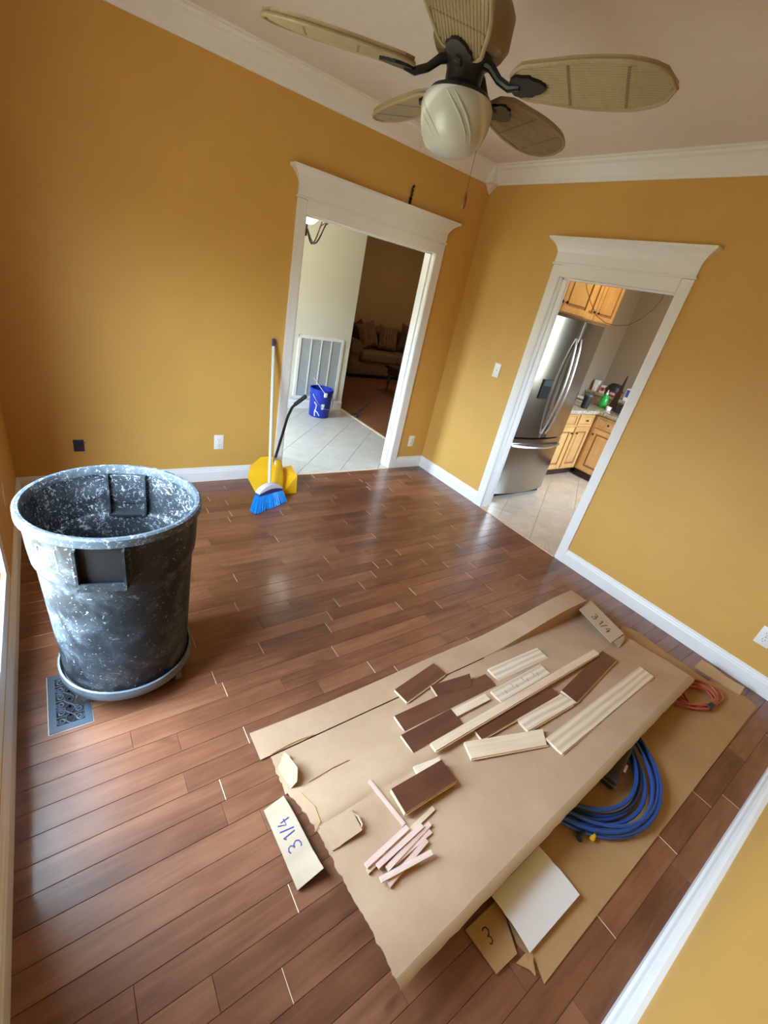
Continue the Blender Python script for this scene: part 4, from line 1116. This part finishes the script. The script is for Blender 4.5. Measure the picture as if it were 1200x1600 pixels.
# creases and scuffs pressed into the sheet
for q in ([(425, 1178), (450, 1164), (470, 1155), (490, 1148)], [(483, 1222), (520, 1200), (545, 1188)], [(470, 1240), (492, 1262), (500, 1285), (492, 1300)]):
    P = []
    for p_ in q:
        w_ = PZ(*p_, .02); w_ = PZ(*p_, hmain(w_.x, w_.y)+.004); w_.z = hmain(w_.x, w_.y)+.0055; P.append(w_)
    MB().tube(P, .0022, 6, flat=.5).build('crease', 'cardboard_low', CB, smooth=True)

# handwriting
GL = {'3': [[(.02, .92), (.22, 1.0), (.44, .92), (.48, .74), (.36, .58), (.18, .54)], [(.18, .54), (.44, .48), (.56, .28), (.44, .06), (.20, 0), (0, .08)]],
      '1': [[(.06, .80), (.24, 1.0), (.24, 0)]], '/': [[(.0, -.05), (.34, 1.05)]], '4': [[(.36, 1.0), (.02, .38), (.56, .40)], [(.42, .72), (.38, -.04)]], ' ': []}
def write(parent, text, pts, start, du, dv, h, mat, bend=None):
    # letters drawn on a quad flap: start = (u, v) of the first baseline point,
    # du, dv = per-metre steps in (u, v) along the baseline and along the letter height
    a, b, c, d = [Vector(p) for p in pts]; x = 0
    def srf(u, v):
        p = a.lerp(b, u).lerp(d.lerp(c, u), v)
        if bend: p = p+Vector((0, 0, bend(u, v)))
        return p+Vector((0, 0, .0004))
    for ch_ in text:
        if GL[ch_]:
            m = MB()
            for st in GL[ch_]:
                m.tube([srf(start[0]+((x+p)*du[0]+q*dv[0])*h, start[1]+((x+p)*du[1]+q*dv[1])*h) for p, q in st], h*.055, 6, flat=.30)
            o = m.build('slash_mark' if ch_ == '/' else 'digit', mat, parent, smooth=True)
            if ch_ in '34': o['kind'] = 'stuff'
        x += {' ': .35, '/': .50, '1': .48}.get(ch_, .68)
fl = [PZ(412, 1266, .012), PZ(443, 1243, .014), PZ(506, 1356, .040), PZ(465, 1391, .010)]
Lu, Lv = (fl[1]-fl[0]).length, (fl[3]-fl[0]).length
write(f1, '3 1/4', fl, (.74, .64), (0, -1/Lv), (-1/Lu, 0), .040, 'marker_blue', bend1)
Lu, Lv = (fp[1]-fp[0]).length, (fp[3]-fp[0]).length
write(f2, '3 1/4', fp, (.26, .30), (0, 1/Lv), (1/Lu, 0), .058, 'marker_black', bend2)

# second carton flattened on the floor beneath
LB = thing('cardboard_sheet', (-1.2, -3.25, 0), 'brown flattened carton on the floor under the blue hose', 'cardboard')
poly = [PZ(850, 1538), PZ(1182, 1105), PZ(1152, 1078), PZ(1105, 1064), PZ(1075, 1043), PZ(1040, 1020), PZ(1000, 990), PZ(972, 978), PZ(962, 1000)]
poly = [Vector((p.x, p.y, .0035)) for p in poly]+[Vector((-.62, -2.98, .0035)), Vector((-2.18, -3.10, .0035)), Vector((-2.27, -3.33, .0035)), Vector((-2.25, -3.39, .0035))]
MB().prism([p-Vector((0, 0, .0030)) for p in poly], (0, 0, .0035)).build('main_panel', 'cardboard_low', LB)
q = [PZ(1085, 1042, .01), PZ(1097, 1031, .055), PZ(1163, 1074, .055), PZ(1156, 1086, .01)]
quadsheet(LB, 'end_flap', q, 'cardboard_low', n=5, bend=lambda u, v: .006*math.sin(v*7)*u)
d_ = [PZ(727, 1453, .006), PZ(780, 1402, .008), PZ(808, 1490, .012), PZ(776, 1522, .008)]
f3, _ = quadsheet(LB, 'end_flap', d_, 'cardboard_low', n=4)
Lu, Lv = (d_[1]-d_[0]).length, (d_[3]-d_[0]).length
write(f3, '3', d_, (.30, .22), (1/Lu, 0), (0, 1/Lv), .040, 'marker_black')
MB().prism([PZ(806, 1505, .004), PZ(820, 1490, .016), PZ(830, 1492, .014), PZ(836, 1525, .004), PZ(828, 1516, .006)], (.003, 0, .002)).build('torn_tab', 'cardboard_low', LB)
# sheet of white paper
pp = [PZ(906, 1398, .022), PZ(828, 1489, .016), PZ(768, 1400, .030), PZ(842, 1322, .034)]
a, b, c, d = pp; G = []
for i in range(9):
    row = []
    for j in range(9):
        u, v = i/8, j/8; p = a.lerp(b, u).lerp(d.lerp(c, u), v); p.z += .010*math.sin(math.pi*v)*(.6+.4*u)-.004*math.exp(-((v-.62)/.06)**2); row.append(p)
    G.append(row)
tag(MB().sheet(G, .0008).build('paper_sheet', 'paper_white', smooth=True, angle=40, loc=a), 'creased white paper sheet lying on the lower carton', 'paper')

# ================================================================== HOSE, TOOL CASE, EXTENSION CORD
hcn = Vector((-1.50, -3.03, 0)); HS = thing('air_hose', hcn, 'blue air hose coiled partly under the cardboard sheet', 'hose')
P = []; N = 9*40
for i in range(N+1):
    t_ = i/40; lay = i/N
    r_ = .262+.118*((t_*.61) % 1.0)*1.0 if False else .27+.105*(.5+.5*math.sin(t_*1.9+.4))
    a = 2*math.pi*t_; z = .014+.034*lay+.006*math.sin(a*2+t_)
    P.append(hcn+Vector((r_*1.02*math.cos(a)+.012*math.sin(t_*2.1), r_*math.sin(a)*.93, z)))
MB().tube(P, .0078, 7).build('coil', 'blue_hose', HS, smooth=True)
c = PZ(905, 1312, .02); MB().cyl(c, c+Vector((.06, .012, .0)), .011, 10).build('coupler', 'black_rubber', HS, smooth=True)
c2 = PZ(925, 1311, .02); MB().cyl(c2, c2+Vector((.035, .008, .0)), .009, 10).build('brass_fitting', 'yellow_plastic', HS, smooth=True)
ca = thing('tool_case', (-1.33, -3.14, 0), 'black tool case with grey latch lying within the coiled hose', 'case')
Mx = Matrix.Translation((-1.395, -3.115, .03)) @ Matrix.Rotation(R(12), 4, 'Z')
MB().rbox((-.13, -.085, -.024), (.13, .085, .040), .012, 3).xf(Mx).build('body', 'black_rubber', ca, smooth=True)
MB().rbox((-.134, -.092, .002), (-.118, .092, .012), .003).xf(Mx).build('trim_band', 'caster_wheel', ca)
MB().rbox((-.02, -.098, -.01), (.03, -.083, .012), .003).xf(Mx).build('latch', 'chrome', ca)
ec = thing('extension_cord', (-.50, -3.16, 0), 'red extension cord coiled beside the corner of the lower carton', 'cord')
P = []; N = 260
for i in range(N+1):
    t_ = i/40; a = 2*math.pi*t_+.6
    r1 = .165+.035*math.sin(t_*2.7); r2 = .085+.022*math.sin(t_*3.9+1)
    x, y = r1*math.cos(a)+.02*math.sin(t_*5), r2*math.sin(a)+.012*math.cos(t_*4)
    th = R(-24); P.append(Vector((-.50+x*math.cos(th)-y*math.sin(th), -3.165+x*math.sin(th)+y*math.cos(th), .011+.026*i/N+.004*math.sin(a*3))))
P += [P[-1]+Vector((.04*k, .045*k, -.001*k)) for k in range(1, 5)]
MB().tube(P, .0055, 7).build('coil', 'red_cord', ec, smooth=True)
c = PZ(1110, 1103, .03); MB().rbox(c-Vector((.026, .014, .012)), c+Vector((.026, .014, .012)), .005, 2).build('plug', 'black_rubber', ec, smooth=True)
MB().cyl(c+Vector((.02, .004, 0)), c+Vector((.048, .004, 0)), .003, 6).cyl(c+Vector((.02, -.006, 0)), c+Vector((.048, -.006, 0)), .003, 6).build('prong', 'chrome', ec)

# ================================================================== OFFCUTS
def offcut(name, label, pl, pr_, width, mats, th=.014, lift=0.0, cut=(0, 0), tongue=True, notch=None, group=None):
    def onsheet(q):
        z = .05
        for _ in range(4):
            p = PZ(*q, z); z = hmain(p.x, p.y)+.005+lift+th
        return PZ(*q, z)
    a, b = onsheet(pl), onsheet(pr_); u = (b-a); L = u.length; u.normalize(); v = Vector((-u.y, u.x, 0)).normalized(); w = u.cross(v)
    c = (a+b)/2; h = width/2
    o = MB()
    # top and bottom faces (material 0), sides (material 1)
    xs = [(-L/2-cut[0], -h), (L/2-cut[1], -h), (L/2+cut[1], h), (-L/2+cut[0], h)]
    e = .0012
    top = [Vector((x, y, 0)) for x, y in xs]; bot = [Vector((x, y, -th)) for x, y in xs]
    o.add(top+bot, [(0, 1, 2, 3)], 0); o.add(top+bot, [(7, 6, 5, 4), (0, 4, 5, 1), (1, 5, 6, 2), (2, 6, 7, 3), (3, 7, 4, 0)], 1)
    ob = o.build(name, list(mats))
    if tongue:
        t_ = MB().box((-L/2+.004, -h-.005, -th*.62), (L/2-.004, -h+.001, -th*.34)); tg = t_.build('tongue', mats[1]); tg.parent = ob
        g_ = MB().box((-L/2+.001, h-.0005, -th*.66), (L/2-.001, h+.0006, -th*.30)); gg = g_.build('groove', 'cabinet_brown'); gg.parent = ob
    ob.matrix_world = Matrix.Translation(c) @ Matrix((u, v, w)).transposed().to_4x4()
    return tag(ob, label, 'offcut' if name == 'flooring_offcut' else 'strip', group)
BRN, PIN, MPL = ('offcut_brown', 'raw_maple'), ('pine_back', 'raw_maple'), ('raw_maple', 'raw_maple')
FO = 'flooring_offcut'
offcut(FO, 'short brown flooring offcut nearest the raised side flap', (626, 1087), (687, 1044), .083, BRN)
offcut(FO, 'small brown flooring offcut with mitred end across a longer brown board', (679, 1080), (736, 1062), .070, BRN, lift=.015, cut=(0, .018))
offcut(FO, 'long brown flooring offcut under the small mitred offcut', (624, 1130), (767, 1062), .080, BRN)
offcut(FO, 'brown flooring offcut tucked under the left end of long pine strip', (636, 1162), (714, 1119), .086, BRN)
offcut('pine_strip', 'short narrow pine strip between brown board and stapled offcut', (709, 1115), (762, 1088), .036, MPL, lift=.004, tongue=False)
offcut(FO, 'pale pine-backed offcut at the foot of the raised flap', (771, 1054), (848, 1020), .083, PIN)
gst = offcut(FO, 'pine-backed offcut with a row of staples in its face', (775, 1088), (852, 1045), .070, PIN)
for k in range(7):
    sx = -.13+.26*k/6+(.012 if k % 2 else -.008); sy = .008 if k % 2 else -.006
    s = MB().tube([(sx, sy-.009, -.001), (sx, sy-.009, .004), (sx+.003, sy+.009, .004), (sx+.003, sy+.009, -.001)], .0011, 5).build('staple', 'chrome'); s.parent = gst
offcut('pine_strip', 'long narrow pine strip lying diagonally over the other boards', (677, 1167), (932, 1018), .036, MPL, lift=.016, tongue=True)
offcut(FO, 'narrow ripped brown flooring strip below the long pine strip', (747, 1148), (868, 1080), .046, BRN, lift=.001)
offcut(FO, 'dark brown flooring offcut under the far end of long pine strip', (889, 1088), (952, 1024), .084, BRN)
offcut(FO, 'pale pine-backed offcut with slanted end beside dark brown board', (816, 1132), (888, 1091), .070, PIN, cut=(0, -.016))
offcut(FO, 'blond offcut with angled ends lying crosswise below the ripped strip', (731, 1172), (851, 1151), .072, ('raw_maple', 'raw_maple'), cut=(0, .014))
offcut(FO, 'longest striped pine-backed board lying apart near the far corner', (866, 1165), (1011, 1049), .083, PIN)
offcut(FO, 'thick brown flooring block alone beside the thin pink strips', (622, 1251), (701, 1203), .090, BRN, th=.020, lift=.012)
offcut('pine_strip', 'splintered blond sliver under the thick brown block', (650, 1205), (690, 1190), .040, MPL, lift=.0, th=.011, tongue=False)
GS = 'thin pink strips'
SL = 'thin pinkish rip-cut strip in the fanned pile by the brown block'
TS = 'thin_strip'
offcut(TS, 'thin pink strip lying alone pointing at the fanned pile', (577, 1219), (632, 1288), .013, ('strip_pink', 'strip_pink'), th=.008, tongue=False)
offcut(TS, 'pale pink strip along the outer edge of the fanned pile', (572, 1352), (637, 1292), .017, ('strip_pink', 'strip_pink'), th=.009, tongue=False, lift=.008)
offcut(TS, 'longest tan strip at the bottom of the fanned pile', (574, 1361), (678, 1262), .016, ('raw_maple', 'strip_pink'), th=.008, tongue=False)
for a, b, lf_ in (((590, 1353), (660, 1289), .010), ((605, 1357), (672, 1286), .004), ((617, 1347), (673, 1298), .0), ((607, 1382), (667, 1312), .004)):
    offcut(TS, SL, a, b, .016, ('strip_pink', 'strip_pink'), th=.008, tongue=False, lift=lf_, group=GS)
offcut(TS, 'pale strip lying crosswise on top of the fanned pile', (595, 1374), (675, 1331), .016, ('strip_pink', 'raw_maple'), th=.008, tongue=False, lift=.013)
# folded scrap of cardboard
sc_ = thing('cardboard_scrap', PZ(535, 1296, .02), 'small folded cardboard scrap on the sheet beside the pink strips', 'cardboard')
def zc(q, d): 
    p = PZ(*q, .02); return PZ(*q, hmain(p.x, p.y)+.0045+d)
quadsheet(sc_, 'lower_leaf', [zc((498, 1291), .003), zc((517, 1281), .004), zc((536, 1319), .006), zc((520, 1329), .003)], 'cardboard', n=4)
quadsheet(sc_, 'upper_leaf', [zc((515, 1281), .007), zc((548, 1262), .012), zc((566, 1298), .014), zc((533, 1320), .007)], 'cardboard', n=5, bend=lambda u, v: .004*u*v)
MB().tube([zc((551, 1270), .010), zc((560, 1276), .012), zc((566, 1288), .013), zc((563, 1298), .012)], [.002, .004, .004, .002], 6).build('torn_edge', 'cardboard_pale', sc_)
